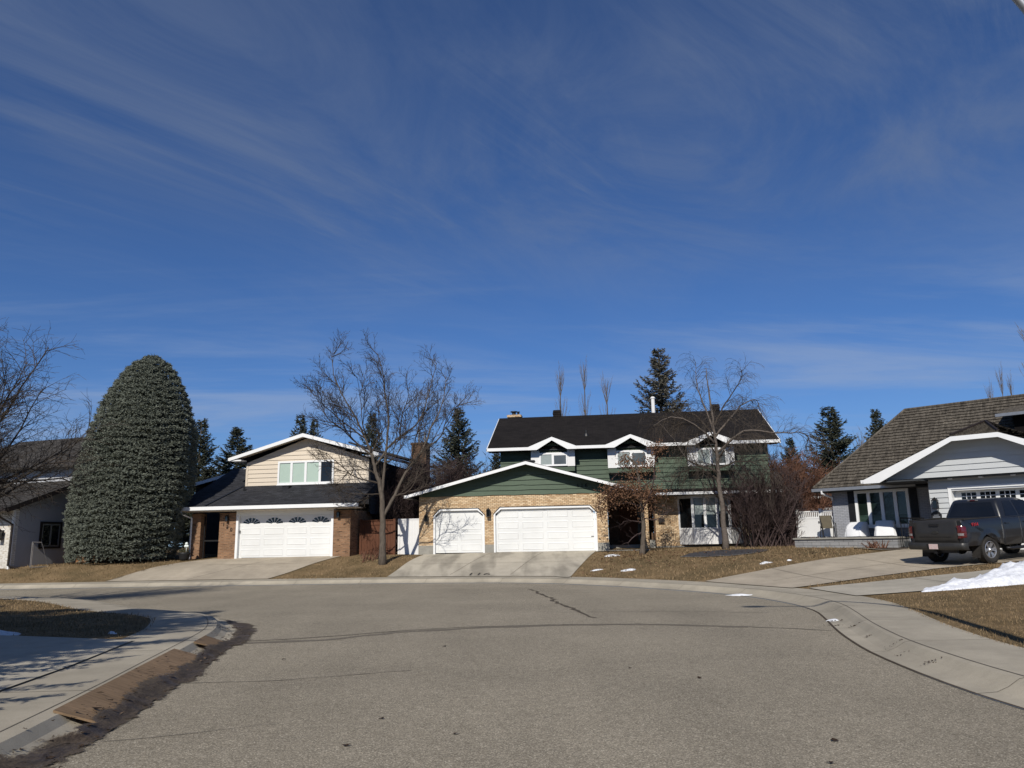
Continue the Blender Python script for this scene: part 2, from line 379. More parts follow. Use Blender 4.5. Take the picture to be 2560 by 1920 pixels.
def wetdirt():
    t=NT('wet gutter silt'); a=t.mix(t.ramp(t.noise(3,6,.7),[(.35,0.),(.65,1.)]),(.022,.016,.012),(.060,.045,.034))
    a=t.mix(1.0,a,t.ramp(t.noise(45,4,.7),[(.3,.5),(.7,1.6)]),'MULTIPLY'); t.col(a)
    t.l(t.ramp(t.noise(1.6,4,.6),[(.4,.55),(.6,.95)]),t.b.inputs['Roughness']); t.bump(t.noise(40,4,.7),.6,.015)
    t.b.inputs['Specular IOR Level'].default_value=.35
    at=t.n('ShaderNodeAttribute'); at.attribute_name='cover'; ad=t.n('ShaderNodeMath',operation='ADD'); t.l(at.outputs['Fac'],ad.inputs[0])
    mr=t.n('ShaderNodeMath',operation='MULTIPLY_ADD'); t.l(t.noise(16,6,.75,t.vec((1.4,.5,1),(0,0,.25))),mr.inputs[0]); mr.inputs[1].default_value=2.2; mr.inputs[2].default_value=-1.1; t.l(mr.outputs[0],ad.inputs[1])
    t.col(t.mix(t.ramp(ad.outputs[0],[(.3,1.),(.95,0.)]),a,(.115,.088,.062))); al=t.ramp(ad.outputs[0],[(.22,0.),(.62,1.)]); t.l(al,t.b.inputs['Alpha']); return t.m
MAT['wet']=wetdirt()
MAT['crack']=M('crack sealant',(.085,.070,.052),.3,20,.8,.2)
MAT['seam']=M('asphalt seam',(.158,.139,.110),.3,20,.9,.2)
MAT['joint']=M('concrete joint',(.13,.115,.095),.3,10,.95,.1)
MAT['joint_dark']=M('gutter joint',(.075,.06,.045),.3,10,.95,.1)
MAT['joint_light']=M('driveway joint',(.21,.185,.15),.3,10,.95,.1)
MAT['galv']=M('galvanized steel',(.36,.37,.38),.1,6,.4,.5,metal=.7)
MAT['paint']=M('dark metallic paint',(.011,.012,.015),.1,60,.30,.4,coat=.6,big=0)
MAT['dustpaint']=M('dusty dark paint',(.024,.0225,.021),.18,3,.5,.4,coat=.25)
MAT['rubber']=M('tyre rubber',(.028,.026,.024),.3,8,.85,.2,bump=.3)
MAT['chrome']=M('alloy',(.42,.42,.43),.1,6,.28,.5,metal=.75)
MAT['bumper']=M('dusty steel bumper',(.040,.039,.037),.2,5,.45,.5,metal=.3)
MAT['taillight']=M('red lens',(.085,.007,.009),.3,14,.15,.6,coat=.6); MAT['redbadge']=M('red badge',(.35,.02,.03),.1,5,.4,.5)
MAT['clearlens']=M('clear lens',(.22,.21,.21),.1,8,.12,.6)
MAT['carglass']=glass('tinted car glass',(.006,.007,.009),.02,.6); MAT['underbody']=M('underbody',(.012,.011,.010),.3,7,.8,.2)
MAT['plate']=M('white plate',(.66,.60,.58),.12,22,.5,.4,c2=(.62,.40,.38)); MAT['sling']=M('brown sling fabric',(.105,.090,.062),.1,8,.8,.2)
MAT['cloth']=M('white cover cloth',(.70,.71,.72),.03,3,.75,.2,bump=.3,bscale=6); MAT['terracotta']=M('black planter',(.018,.019,.021),.15,6,.5,.4)
MAT['evergreen']=leafmat('planter greenery',(.022,.035,.018),(.055,.075,.04)); MAT['greywall']=M('grey board cladding',(.34,.34,.35),.08,5,.8,.2,stretch=(10,10,.3),big=.08)
MAT['stucco']=M('pale stucco',(.42,.43,.45),.05,14,.9,.15,bump=.3,bscale=60)
MAT['darktrim']=M('dark brown trim',(.022,.016,.014),.1,5,.6,.3); MAT['net']=M('white net cord',(.2,.19,.185),.1,5,.8,.2)
MAT['leafdebris']=M('wet leaf litter',(.04,.027,.019),.4,9,.9,.1); MAT['shutter']=M('black shutters',(.010,.011,.013),.1,6,.6,.3)
MAT['greenglobe']=M('white glass globe',(.74,.80,.78),.05,5,.2,.5)
# ------------------------------------------------------------------ setting: road, curbs, lawns, driveways
def offs(P,d,left):
    T=np.gradient(P,axis=0); T/=np.linalg.norm(T,axis=1)[:,None]
    N=np.stack([-T[:,1],T[:,0]],1) if left else np.stack([T[:,1],-T[:,0]],1)
    return P+N*d
def sheet(name,poly,off,mat,step=.6,box=(-32,34,4,46),parent=None,kind='structure',flat=False,jag=0,rng=None):
    if jag:
        q=[];n=len(poly)
        for i in range(n):
            a,b=np.array(poly[i]),np.array(poly[(i+1)%n]);L=np.linalg.norm(b-a);m=max(1,int(L/.15))
            nn=np.array([-(b-a)[1],(b-a)[0]])/max(L,1e-6)
            for k in range(m): q.append(a+(b-a)*k/m+nn*(rng.uniform(-jag,jag) if k else 0))
        poly=q
    bm=bmesh.new(); vs=[bm.verts.new((float(p[0]),float(p[1]),0)) for p in poly]; bm.faces.new(vs)
    bmesh.ops.triangulate(bm,faces=bm.faces[:])
    xs=[p[0] for p in poly]; ys=[p[1] for p in poly]
    def lines(lo,hi,a,b):
        o=[];x=a
        while x<=b:
            if lo<x<hi:o.append(x)
            x+=step
        for e in (-150,-100,-70,-50,-40,50,60,80,110,160,220):
            if lo<e<hi and not a<=e<=b:o.append(e)
        return o
    for ax,L in ((0,lines(min(xs),max(xs),box[0],box[1])),(1,lines(min(ys),max(ys),box[2],box[3]))):
        for c in L:
            co=[0,0,0];no=[0,0,0];co[ax]=c+.0137;no[ax]=1
            bmesh.ops.bisect_plane(bm,geom=bm.verts[:]+bm.edges[:]+bm.faces[:],dist=1e-5,plane_co=co,plane_no=no)
    P=np.array([v.co[:] for v in bm.verts]); z=np.zeros(len(P)) if flat else hgt(P[:,0],P[:,1])
    for v,h in zip(bm.verts,z): v.co.z=float(h)+off
    bmesh.ops.recalc_face_normals(bm,faces=bm.faces)
    for f in bm.faces:
        if f.normal.z<0: f.normal_flip()
        f.smooth=True
    me=bpy.data.meshes.new(name); bm.to_mesh(me); bm.free(); me.materials.append(mat)
    o=bpy.data.objects.new(name,me); COL.objects.link(o)
    if parent: o.parent=parent
    elif kind: tag(o,kind=kind)
    return o
def strip(mb,P,d0,d1,left,z0=None,z1=None,lift=.0):
    A,B=offs(P,d0,left),offs(P,d1,left); z0=float(prof(d0,left))+lift if z0 is None else z0; z1=float(prof(d1,left))+lift if z1 is None else z1
    n=len(P); mb.add([(a[0],a[1],z0) for a in A]+[(b[0],b[1],z1) for b in B],
        [((i,n+i,n+i+1,i+1) if left else (i,i+1,n+i+1,n+i)) for i in range(n-1)])
def line(mb,pts,w,lift=.006,terrain=False,rng=None,wob=0):
    pts=[np.array(p,float) for p in pts]; q=[]
    for a,b in zip(pts,pts[1:]):
        m=max(1,int(np.linalg.norm(b-a)/.3))
        for k in range(m): q.append(a+(b-a)*k/m)
    q.append(pts[-1]); q=np.array(q)
    if rng is not None: q=q+np.array([[rng.gauss(0,wob),rng.gauss(0,wob)] for _ in q])
    T=np.gradient(q,axis=0);T/=np.linalg.norm(T,axis=1)[:,None]; N=np.stack([-T[:,1],T[:,0]],1)
    ws=np.array([w*(rng.uniform(.45,1.3) if rng else 1) for _ in q])[:,None]/2
    A,B=q+N*ws,q-N*ws; za=(hgt(A[:,0],A[:,1]) if terrain else np.zeros(len(A)))+lift; zb=(hgt(B[:,0],B[:,1]) if terrain else np.zeros(len(A)))+lift
    n=len(q); mb.add([(a[0],a[1],z) for a,z in zip(A,za)]+[(b[0],b[1],z) for b,z in zip(B,zb)],[(n+i,n+i+1,i+1,i) for i in range(n-1)])
rg=random.Random(5)
road=sheet('road',list(RBs)+list(LBs[::-1]),0,MAT['asphalt'],2.5,flat=True)
mb=MB(); line(mb,[(.47,26.2),(.9,22.5),(1.11,20.1),(1.43,17.8),(1.56,16.4)],.10,rng=rg,wob=.05); mb.build('crack',MAT['crack'],road)
mb=MB()
line(mb,[(-5.0,13.5),(-4.04,13.7),(-3.11,14.12),(-2.14,14.76),(-.69,15.18),(.83,15.28),(2.34,15.16),(4.09,14.4),(5.38,13.6)],.055,rng=rg,wob=.025)
line(mb,[(-4.6,13.3),(-3.2,13.55),(-2.2,14.45),(-.6,15.05),(.9,15.2),(2.4,15.1),(4.1,14.35)],.22,lift=.004,rng=rg,wob=.04)
line(mb,[(-4.2,9.6),(-2.84,9.7),(-1.34,10.28)],.022,rng=rg,wob=.012); line(mb,[(-3.7,6.85),(-3.24,6.95),(-2.17,7.46)],.014,rng=rg,wob=.01)
line(mb,[(5.3,16.9),(3.2,17.6),(.5,17.9)],.03,rng=rg,wob=.03)
mb.build('seam',MAT['seam'],road)
curb=MB()
for P,l in ((RBs,False),(LBs,True)):
    for a,b in (((0,.2),(.2,.3),(.3,.38),(.38,.54)) if l else ((0,.22),(.22,.34),(.34,.46),(.46,.54))): strip(curb,P,a,b,l,lift=.004)
curb=tag(curb.build('curb',MAT['concrete'],smooth=True),kind='structure')
mb=MB(); strip(mb,RBs,-.018,.02,False,.008,.010); mb.build('gutter_seam',MAT['joint_dark'],curb)
walk=MB()
for P,l in ((RBs,False),(LBs,True)): strip(walk,P,.54,1.57,l,lift=.004)
walk=tag(walk.build('sidewalk',MAT['concrete']),kind='structure')
mb=MB()
for P,l in ((RBs,False),(LBs,True)):
    strip(mb,P,.534,.548,l,.1585,.1592)
    acc=0
    for i in range(1,len(P)-1):
        acc+=np.linalg.norm(P[i]-P[i-1])
        if acc>2.6 and P[i][1]>2:
            acc=0; T=P[i+1]-P[i-1];T/=np.linalg.norm(T);N=np.array([-T[1],T[0]])*(1 if l else -1)
            ds=[0,.2,.3,.38,.54,1.0,1.56] if l else [0,.22,.34,.46,.54,1.0,1.56]; vs=[]
            for d in ds:
                for s in (-.005,.005): q=P[i]+N*d+T*s; vs.append((q[0],q[1],float(prof(d,l))+.0075))
            mb.add(vs,[(2*k,2*k+1,2*k+3,2*k+2) for k in range(len(ds)-1)])
mb.build('joint',MAT['joint'],walk)
NL=list(offs(RBs,1.52,False)); IL=list(offs(LBs,1.52,True))
lawnN=sheet('lawn',NL+[(-260,60),(-260,320),(260,320),(260,-60)],0,MAT['turf'],.75)
lawnI=sheet('lawn',IL+[(-120,30),(-120,-60)],0,MAT['turf'],.75)
def drive(poly,mat,joints=(),off=.022,name='driveway'):
    o=sheet(name,poly,off,mat,.5)
    # edge of the slab
    if joints:
        mb=MB()
        for j in joints: line(mb,j,.022,lift=off+.008,terrain=True)
        mb.build('joint',MAT['joint_light'],o)
    return o
def wb(x0,x1,k=1.5):
    return [p for p in offs(RBs,k,False) if x0<p[0]<x1 and p[1]>20]
drive([(-8.05,38.2),(-14.9,38.9),(-14.95,38.4),(-15.0,37.9),(-16.35,34.75),(-17.4,33.42)]+wb(-17.4,-10.3)[::-1],MAT['drive_tan'],[[(-11.2,38.0),(-13.9,33.45)],[(-15.4,36.6),(-8.9,35.9)]])
dG=drive([(3.95,37.6),(-4.55,38.5),(-4.4,37.8),(-5.35,32.9)]+wb(-5.35,1.7)[::-1]+[(1.95,29.75)],MAT['drive_stain'],[[(-1.1,37.7),(-2.7,32.7)],[(1.35,37.3),(-.2,32.0)],[(-4.9,35.3),(2.9,34.0)]])
drive([(6.09,25.5),(8.29,26.8),(11.23,28.68),(13.72,30.0),(16.3,31.7),(17.2,29.7),(21.6,25.3),(20.0,24.4),(15.59,24.2),(14.55,24.12),(12.78,23.82),(10.06,22.78),(8.2,22.0),(7.55,21.7)],MAT['drive_tan'],[[(9.2,22.4),(8.8,27.1)],[(12.6,23.7),(12.2,29.2)],[(7.8,24.0),(12.0,26.0),(17,27.6)]])
drive([(7.9,21.4),(9.51,21.56),(12.78,22.08),(14.61,22.72),(22,24.0),(23,21.0),(15,19.3),(11.8,18.9),(9.6,18.5),(7.95,18.6)],MAT['drive_grey'],[[(10.9,21.7),(10.8,18.7)]])
drive([(-5.93,12.45),(-5.48,9.9),(-5.15,7.2),(-14,6.6),(-14,12.7),(-8.16,12.7)],MAT['drive_grey'],name='driveway')
drive([(4.1,37.75),(6.4,37.5),(6.35,36.7),(3.8,36.9)],MAT['drive_grey'],off=.03,name='path')
# house number painted on the driveway apron
def text(name,body,size,mat,loc,rot,parent=None,ext=.006,sx=1):
    c=bpy.data.curves.new(name,'FONT'); c.body=body; c.size=size; c.extrude=ext; c.align_x='CENTER'; c.align_y='CENTER'
    tmp=bpy.data.objects.new(name+'_outline',c); COL.objects.link(tmp); bpy.context.view_layer.update()
    me=bpy.data.meshes.new_from_object(tmp.evaluated_get(bpy.context.evaluated_depsgraph_get())); bpy.data.objects.remove(tmp)
    me.materials.clear(); me.materials.append(mat); o=bpy.data.objects.new(name,me); COL.objects.link(o); o.location=loc; o.rotation_euler=rot; o.scale=(sx,1,1)
    if parent: o.parent=parent
    return o
text('painted_number','116',.62,MAT['fadedpaint'],(-1.5,32.45,H1(-1.5,32.45)+.034),(R(9),0,R(-8)),dG,.001,1.1)
# planting beds and gravel
bed=sheet('gravel_bed',[(6.9,32.9),(7.6,34.2),(8.3,34.9),(9.3,35.2),(10.3,34.9),(11.0,34.1),(10.6,33.2),(9.8,32.4),(8.77,31.9),(7.6,32.2)],.02,MAT['gravel'],.4)
sheet('planting_bed',[(14.85,34.4),(14.2,32.8),(14.5,31.2),(15.3,30.9),(15.9,31.8),(16.2,33.2)],.02,MAT['mulch'],.4)
mb=MB();line(mb,[(14.9,34.3),(14.15,32.7),(14.45,31.0),(15.4,30.7)],.12,lift=.05,terrain=True); mb.build('edging',MAT['concrete'],bpy.data.objects['planting_bed'])
mb=MB();line(mb,[(6.9,32.9),(7.6,32.2),(8.77,31.9),(9.8,32.4)],.08,lift=.03,terrain=True); mb.build('edging',MAT['found'],bed)
# wet silt in the left gutter
def board_z(d): return .172+(d-.42)*.31
mb=MB(); P=LBs[(LBs[:,1]>3)&(LBs[:,1]<19)]; P=P[:int(np.argmax(P[:,0]<-7.0))]; Pd=cr(list(map(tuple,P)),.07)
vs=[];n=len(Pd); NN=offs(Pd,1,True)-Pd; ji=jo=0
for i,p in enumerate(Pd):
    ji=.86*ji+rg.gauss(0,.035); jo=.84*jo+rg.gauss(0,.06); y=p[1]; fade=min(1,(n-i)/25)
    base=.33 if y<6.9 else (.17 if y<13.2 else .12)
    di=max(-.1,min(.40,base+ji*.6)); do=-(.13+(.12 if 13<y<16.5 else 0)+abs(jo)*.6)*fade-.02
    for k in range(5):
        d=di+(do-di)*k/4; z=max(float(prof(max(d,0),True)) if not 6.9<y<13.2 else 0,board_z(d) if 6.9<y<13.2 and d>-.02 else 0)+.012+(.012*rg.random() if 0<k<4 else 0)
        q=p+NN[i]*d; vs.append((q[0],q[1],z if k<4 else .0045))
mb.add(vs,[(i*5+k,(i+1)*5+k,(i+1)*5+k+1,i*5+k+1) for i in range(n-1) for k in range(4)])
so_=mb.build('wet_silt',MAT['wet'],smooth=True); ca=so_.data.color_attributes.new('cover','FLOAT_COLOR','POINT')
for i in range(len(so_.data.vertices)):
    c=(0,.75,1,.75,0)[i%5]*min(1,(n-i//5)/20+.15); ca.data[i].color=(c,c,c,1)
tag(so_,'dark wet silt lining the left gutter below the plywood','silt',kind='stuff')
# plywood ramps over the curb
def ply(y0,y1,label,dw=(-.02,.43),lift=0,skew=0):
    ii=[i for i in range(len(LBs)) if y0<=LBs[i][1]<=y1]; a,b=LBs[ii[0]],LBs[ii[-1]]; T=(b-a)/np.linalg.norm(b-a);N=np.array([-T[1],T[0]])
    m=MB(); c=[]
    for p,s in ((a,-skew),(b,skew)):
        for d in dw: q=p+N*d+T*s*(d>.1); c.append((q[0],q[1],board_z(d)+lift))
    m.slab([c[0],c[2],c[3],c[1]],.02)
    return tag(m.build('plywood_sheet',MAT['ply'],fix=True),label,'plywood','plywood ramps on the left curb')
ply(6.95,12.0,'long weathered plywood sheet ramped over the left curb above wet silt')
ply(12.35,13.4,'short plywood offcut lying at the far end of the long curb ramp',(.0,.36),.004,.12)
mb=MB()
for k in range(420):
    p=Pd[rg.randrange(len(Pd)-30)]; i=int(np.argmin(np.abs(Pd[:,1]-p[1]))); d=rg.gauss(.05,.12) if k%3 else rg.uniform(.0,.4)
    q=Pd[i]+NN[i]*d; on=6.95<q[1]<12.0 and 0<d<.42
    z=(board_z(d) if on else float(prof(max(d,0),True)))+.016; s=.012+.03*rg.random()**3
    mb.add([(q[0]+rg.uniform(-1,1)*s*1.6,q[1]+rg.uniform(-1,1)*s,z+rg.uniform(0,.014)) for _ in range(4)],[(0,1,2,3)])
tag(mb.build('leaf_bits',MAT['leafdebris']),'scraps of dead leaves on the plywood and wet silt','leaf litter',kind='stuff')
# leaf litter on the road
for i,(x,y,s) in enumerate([(-3.29,11.38,.06),(-1.12,12.42,.07),(-1.26,7.56,.05),(-.53,6.94,.05),(-1.39,6.62,.06),(2.1,9.34,.05),(2.49,6.5,.06),(2.22,5.9,.06),(1.41,10.12,.05)]):
    m=MB(); n=7; m.add([(0,0,.012)]+[(s*.62*rg.uniform(.5,1.2)*math.cos(6.283*k/n),.42*s*rg.uniform(.5,1.2)*math.sin(6.283*k/n),rg.uniform(.002,.02)) for k in range(n)],[(0,1+k,1+(k+1)%n) for k in range(n)])
    o=m.build('leaf',MAT['leafdebris']); o.location=(x,y,.003); tag(o,'small dark dead leaf lying alone on the asphalt','leaf','dead leaves on the road')
for i,(x,y,s) in enumerate([(5.62,14.2,.22),(5.75,13.75,.2),(5.95,14.9,.26),(5.42,12.4,.16),(5.2,11.2,.2),(5.05,10.6,.15),(5.0,9.8,.18)]):
    m=MB()
    for k in range(14):
        a,b=rg.gauss(0,.45)*s,rg.gauss(0,.22)*s; r=s*.16; z=float(hgt(x+a,y+b)[0])-float(hgt(x,y)[0])
        m.add([(a+r*rg.uniform(-1,1),b+r*rg.uniform(-.6,.6),z+rg.uniform(.004,.025)) for _ in range(3)],[(0,1,2)])
    o=m.build('leaf_heap',MAT['leafdebris']); o.location=(x,y,H1(x,y)+.004); tag(o,'little drift of dead leaves caught in the right gutter','leaf litter','leaf drifts in the right gutter',kind='stuff')
# snow
def heap(name,label,x,y,rx,ry,h,seed,rot=0,mat='snow'):
    r=random.Random(seed); m=MB(); nr,na=7,26; vs=[]; ca,sa=math.cos(rot),math.sin(rot)
    edge=[1+.6*noise.noise((math.cos(6.283*k/na)*1.5,math.sin(6.283*k/na)*1.5,seed))+r.uniform(-.2,.2) for k in range(na)]
    for i in range(nr+1):
        t=i/nr
        for k in range(na):
            a=6.283*k/na; u,v=rx*t*edge[k]*math.cos(a),ry*t*edge[k]*math.sin(a); q=(x+u*ca-v*sa,y+u*sa+v*ca)
            vs.append((q[0],q[1],h*(1-t**2.2)*(.75+.6*noise.noise((q[0]*3,q[1]*3,seed)))))
    g=hgt([v[0] for v in vs],[v[1] for v in vs]); vs=[(a-x,b-y,c+float(z)-(.02 if i>=nr*na else 0)-H1(x,y)) for i,((a,b,c),z) in enumerate(zip(vs,g))]
    m.add(vs,[(i*na+k,(i+1)*na+k,(i+1)*na+(k+1)%na,i*na+(k+1)%na) for i in range(nr) for k in range(na)])
    o=m.build(name,MAT[mat],smooth=True); o.location=(x,y,H1(x,y)); return tag(o,label,'snow')
for a in [('thin icy snow patch beside the green house driveway, nearest the entry',4.35,35.0,.42,.22,.08,1,.2),('small snow scrap on the grass close to the driveway edge',3.2,31.3,.24,.09,.06,2,.1),
          ('flat white snow patch in the middle of the green house front lawn',4.35,30.4,.34,.12,.07,3,0),('narrow snow sliver at the lawn edge beside the truck driveway',9.1,28.75,.32,.10,.07,4,.5),
          ('tiny snow clump on the lawn edge, rightmost of the lawn scraps',10.1,29.05,.11,.07,.07,5,0),('long thin strip of snow melting in the gutter by the driveway apron',6.15,21.75,.42,.09,.05,6,-.5),
          ('small snow lump in the right gutter',5.95,15.05,.12,.1,.05,7,0),('shaded snow patch on the left lawn at the driveway edge',-8.7,12.95,.75,.2,.10,8,0),('tiny snow lump on the shaded left lawn',-6.75,13.35,.07,.05,.05,9,0)]:
    heap('snow_patch',*a)
m=MB(); nx,ny=90,34; vs=[]
for i in range(nx+1):
    for k in range(ny+1):
        u,v=i/nx,k/ny; x=9.35+13*u; yb=18.35+.25*noise.noise((x*1.3,0,2))+.05*u; w=.5+3.0*min(1,u*2.2)
        yy=yb+w*v; t=math.sin(math.pi*min(1,max(0,v)))**.7; hh=min(1,u*2.6)**.9*.66
        z=hh*t*(.8+.35*noise.noise((x*.9,yy*.9,4)))+.16*t*noise.noise((x*3.2,yy*3.2,8))*min(1,u*8)+.05*t*noise.noise((x*9,yy*9,3))
        vs.append([x,yy,z])
g=hgt([v[0] for v in vs],[v[1] for v in vs])
vs=[(a,b,c+float(z)-.015) for (a,b,c),z in zip(vs,g)]
m.add(vs,[(i*(ny+1)+k,(i+1)*(ny+1)+k,(i+1)*(ny+1)+k+1,i*(ny+1)+k+1) for i in range(nx) for k in range(ny)])
tag(m.build('snow_pile',MAT['dirtysnow'],smooth=True),'large dirty shovelled snow pile beside the right driveway','snow')
# grass blades: stuff
def inside(x,y,poly):
    c=np.zeros(len(x),bool); j=len(poly)-1
    for i in range(len(poly)):
        xi,yi=poly[i];xj,yj=poly[j]
        c^=((yi>y)!=(yj>y))&(x<(xj-xi)*(y-yi)/(yj-yi+1e-12)+xi); j=i
    return c
nr=np.random.default_rng(3)
def blades(poly,dens,h,w,excl=(),edge=None):
    xs=[p[0] for p in poly];ys=[p[1] for p in poly]; A=(max(xs)-min(xs))*(max(ys)-min(ys)); n=int(A*dens)
    x=nr.uniform(min(xs),max(xs),n);y=nr.uniform(min(ys),max(ys),n); k=inside(x,y,poly)
    for e in excl: k&=~inside(x,y,e)
    x,y=x[k],y[k]; clump=np.array([noise.noise((a*.8,b*.8,0)) for a,b in zip(x,y)])
    n=len(x); z=hgt(x,y); ang=nr.uniform(0,6.283,n); lean=nr.uniform(.2,1.3,n); hh=h*nr.uniform(.5,1.25,n)*(1+.5*clump)
    la=nr.uniform(0,6.283,n); dx,dy=np.cos(ang)*w/2,np.sin(ang)*w/2
    V=np.empty((n,3,3)); V[:,0]=np.stack([x-dx,y-dy,z-.004],1); V[:,1]=np.stack([x+dx,y+dy,z-.004],1)
    V[:,2]=np.stack([x+np.cos(la)*np.sin(lean)*hh,y+np.sin(la)*np.sin(lean)*hh,z+np.cos(lean)*hh+.004],1)
    me=bpy.data.meshes.new('grass'); me.from_pydata(V.reshape(-1,3).tolist(),[],np.arange(3*n).reshape(-1,3).tolist()); me.materials.append(MAT['blade'])
    o=bpy.data.objects.new('grass',me); COL.objects.link(o); return tag(o,kind='stuff')
def bd(P,left,f): return [tuple(p) for p in offs(P,1.49,left) if f(p)]
blades(bd(RBs,False,lambda p:p[0]>0 and 6<p[1]<18.4)+[(8.2,18.3),(12.5,18.3),(17,19),(17,8)],330,.045,.011)
blades(bd(LBs,True,lambda p:p[0]<-5 and 12.6<p[1] and p[0]>-22)+[(-22,22),(-18,12.8),(-8,12.75)],160,.06,.016,[[(-5.93,12.45),(-5.4,9.9),(-14,6.6),(-14,12.7)]])
blades([(7.65,21.55),(9.51,21.62),(12.78,22.14),(14.61,22.8),(20,24.0),(20,24.3),(15.59,24.15),(12.78,23.75),(10.06,22.7),(8.2,21.95)],160,.075,.022)
blades([(-10.3,32.85),(-8.0,37.2),(-4.5,37.8),(-4.5,37.6),(-5.45,32.9)]+[],90,.085,.028)
blades([(2.1,29.75)]+[(3.9,37),(8,38.5),(13.5,36.3),(14.6,32.8),(13.6,29.9),(11.2,28.62),(8.27,26.75),(6.1,25.6)]+[tuple(p) for p in wb(2.1,6.0)],80,.085,.028,[[(6.9,32.9),(7.6,34.2),(9.3,35.2),(11,34.1),(9.8,32.4),(8.77,31.9)]])
blades([(-28,33.9),(-17.5,33.6),(-16.4,34.75),(-15.1,37.7),(-17,39),(-22,39),(-28,36)],80,.085,.028)
# ------------------------------------------------------------------ house helpers (house axes: x along the front, y into the house, z up)
def panelled_door(m,u0,u1,z0,z1,v,rows,cols,top=None,cham=0):
    P=[(u0,z0),(u1,z0)]+([(u1,z1-cham),(u1-cham,z1),(u0+cham,z1),(u0,z1-cham)] if cham else [(u1,z1),(u0,z1)])
    m.prism(P,v,v+.05); rh=(z1-z0)/rows; cw=(u1-u0)/cols
    for r in range(rows):
        if r: m.box(u0+.01,u1-.01,v-.004,v+.01,z0+r*rh-.006,z0+r*rh+.006)
        for c in range(cols):
            a,b=u0+c*cw+.09,u0+(c+1)*cw-.09; q0,q1=z0+r*rh+.09,z0+(r+1)*rh-.09
            if r==rows-1 and (top is not None or cham and (c in (0,cols-1)) and cham>.2): 
                if top is not None or cols<3: continue
            # raised and recessed panel: sloped frame
            for k0,k1,d0,d1 in ((0,.03,0,-.016),(.03,.05,-.016,-.004)):
                o=[(a+k0,q0+k0),(b-k0,q0+k0),(b-k0,q1-k0),(a+k0,q1-k0)]; i=[(a+k1,q0+k1),(b-k1,q0+k1),(b-k1,q1-k1),(a+k1,q1-k1)]
                m.add([(x,v+d0-.001,z) for x,z in o]+[(x,v+d1-.001,z) for x,z in i],[(j,(j+1)%4,(j+1)%4+4,j+4) for j in range(4)])
            m.add([(a+.05,v-.005,q0+.05),(b-.05,v-.005,q0+.05),(b-.05,v-.005,q1-.05),(a+.05,v-.005,q1-.05)],[(0,1,2,3)])
def window(parent,u0,u1,z0,z1,v,splits,panes,fw=.07,depth=.06,mull=.05,frame='whitetrim'):
    """frame around the opening + one pane object per glass type (sub-parts)"""
    m=MB(); m.box(u0,u1,v-depth,v+.03,z1-fw,z1); m.box(u0,u1,v-depth,v+.03,z0,z0+fw)
    m.box(u0,u0+fw,v-depth+.001,v+.03,z0+fw,z1-fw); m.box(u1-fw,u1,v-depth+.001,v+.03,z0+fw,z1-fw)
    ed=[u0+fw]+list(splits)+[u1-fw]
    for s in splits: m.box(s-mull/2,s+mull/2,v-depth+.003,v+.03,z0+fw,z1-fw)
    m.box(u0-.03,u1+.03,v-depth-.03,v-.001,z0-.035,z0-.001)
    w=m.build('window',MAT[frame],parent)
    d={}
    for i,p in enumerate(panes): d.setdefault(p,[]).append((ed[i],ed[i+1]))
    for p,L in d.items():
        m=MB()
        for a,b in L:
            m.box(a+.001,b-.001,v-.022,v+.02,z0+fw+.001,z1-fw-.001)
        m.build('blind' if 'blind' in p else 'pane',MAT[p],w)
    return w
def lantern(parent,u,v,z,s=1.0,name='wall_lamp'):
    m=MB(); m.box(u-.03*s,u+.03*s,v-.03,v,z-.10*s,z+.10*s); m.box(u-.015*s,u+.015*s,v-.16*s,v-.03,z+.06*s,z+.09*s)
    for dx in (-.065,.065):
        for dy in (-.065,.065): m.box(u+(dx-.008)*s,u+(dx+.008)*s,v+(-.13+dy-.008)*s,v+(-.13+dy+.008)*s,z-.18*s,z+.04*s)
    m.add([(u+a*s*.085,v+(-.13+b*.085)*s,z+.04*s) for a,b in ((-1,-1),(1,-1),(1,1),(-1,1))]+[(u,v-.13*s,z+.14*s)],[(0,1,4),(1,2,4),(2,3,4),(3,0,4),(0,3,2,1)])
    m.box(u-.075*s,u+.075*s,v-.205*s,v-.055*s,z-.21*s,z-.18*s)
    o=m.build(name,MAT['black'],parent); g=MB(); g.box(u-.05*s,u+.05*s,v-.18*s,v-.08*s,z-.179*s,z+.035*s); g.build('glass',MAT['glass'],o); return o
def pitched(m,ridge0,ridge1,eave0,eave1,t=.1): m.slab([ridge0,ridge1,eave1,eave0],t)
def roofvent(m,u,v,z,w=.3,h=.14): m.box(u-w/2,u+w/2,v-w/2,v+w/2,z-.15,z+h*.6); m.box(u-w*.58,u+w*.58,v-w*.58,v+w*.5,z+h*.6,z+h)
# ================================================================== tan house (left, number 120)
tan=empty('tan_house','beige sided two storey house with brown brick garage front and number 120','house',(-13.428,38.5,.934),-R(9.6))
m=MB(); f0=-.9
for a,b in ((-1.24,-.34),(4.74,5.6)): m.box(a,b,0,.35,f0,2.24)
m.box(-2.75,-2.25,0,.5,f0,2.24)
m.box(5.25,5.6,.35,3.0,f0,2.24)
m.build('brick_wall',MAT['brick_red'],tan)
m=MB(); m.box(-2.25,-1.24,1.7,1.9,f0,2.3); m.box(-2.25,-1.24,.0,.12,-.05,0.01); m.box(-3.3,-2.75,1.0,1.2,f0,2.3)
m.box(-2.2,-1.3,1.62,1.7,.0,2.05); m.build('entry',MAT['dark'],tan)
m=MB(); m.box(-2.22,-1.27,.28,.32,.86,.93); m.box(-2.22,-2.18,.28,.32,0,2.1); m.build('entry_gate',MAT['black'],tan)
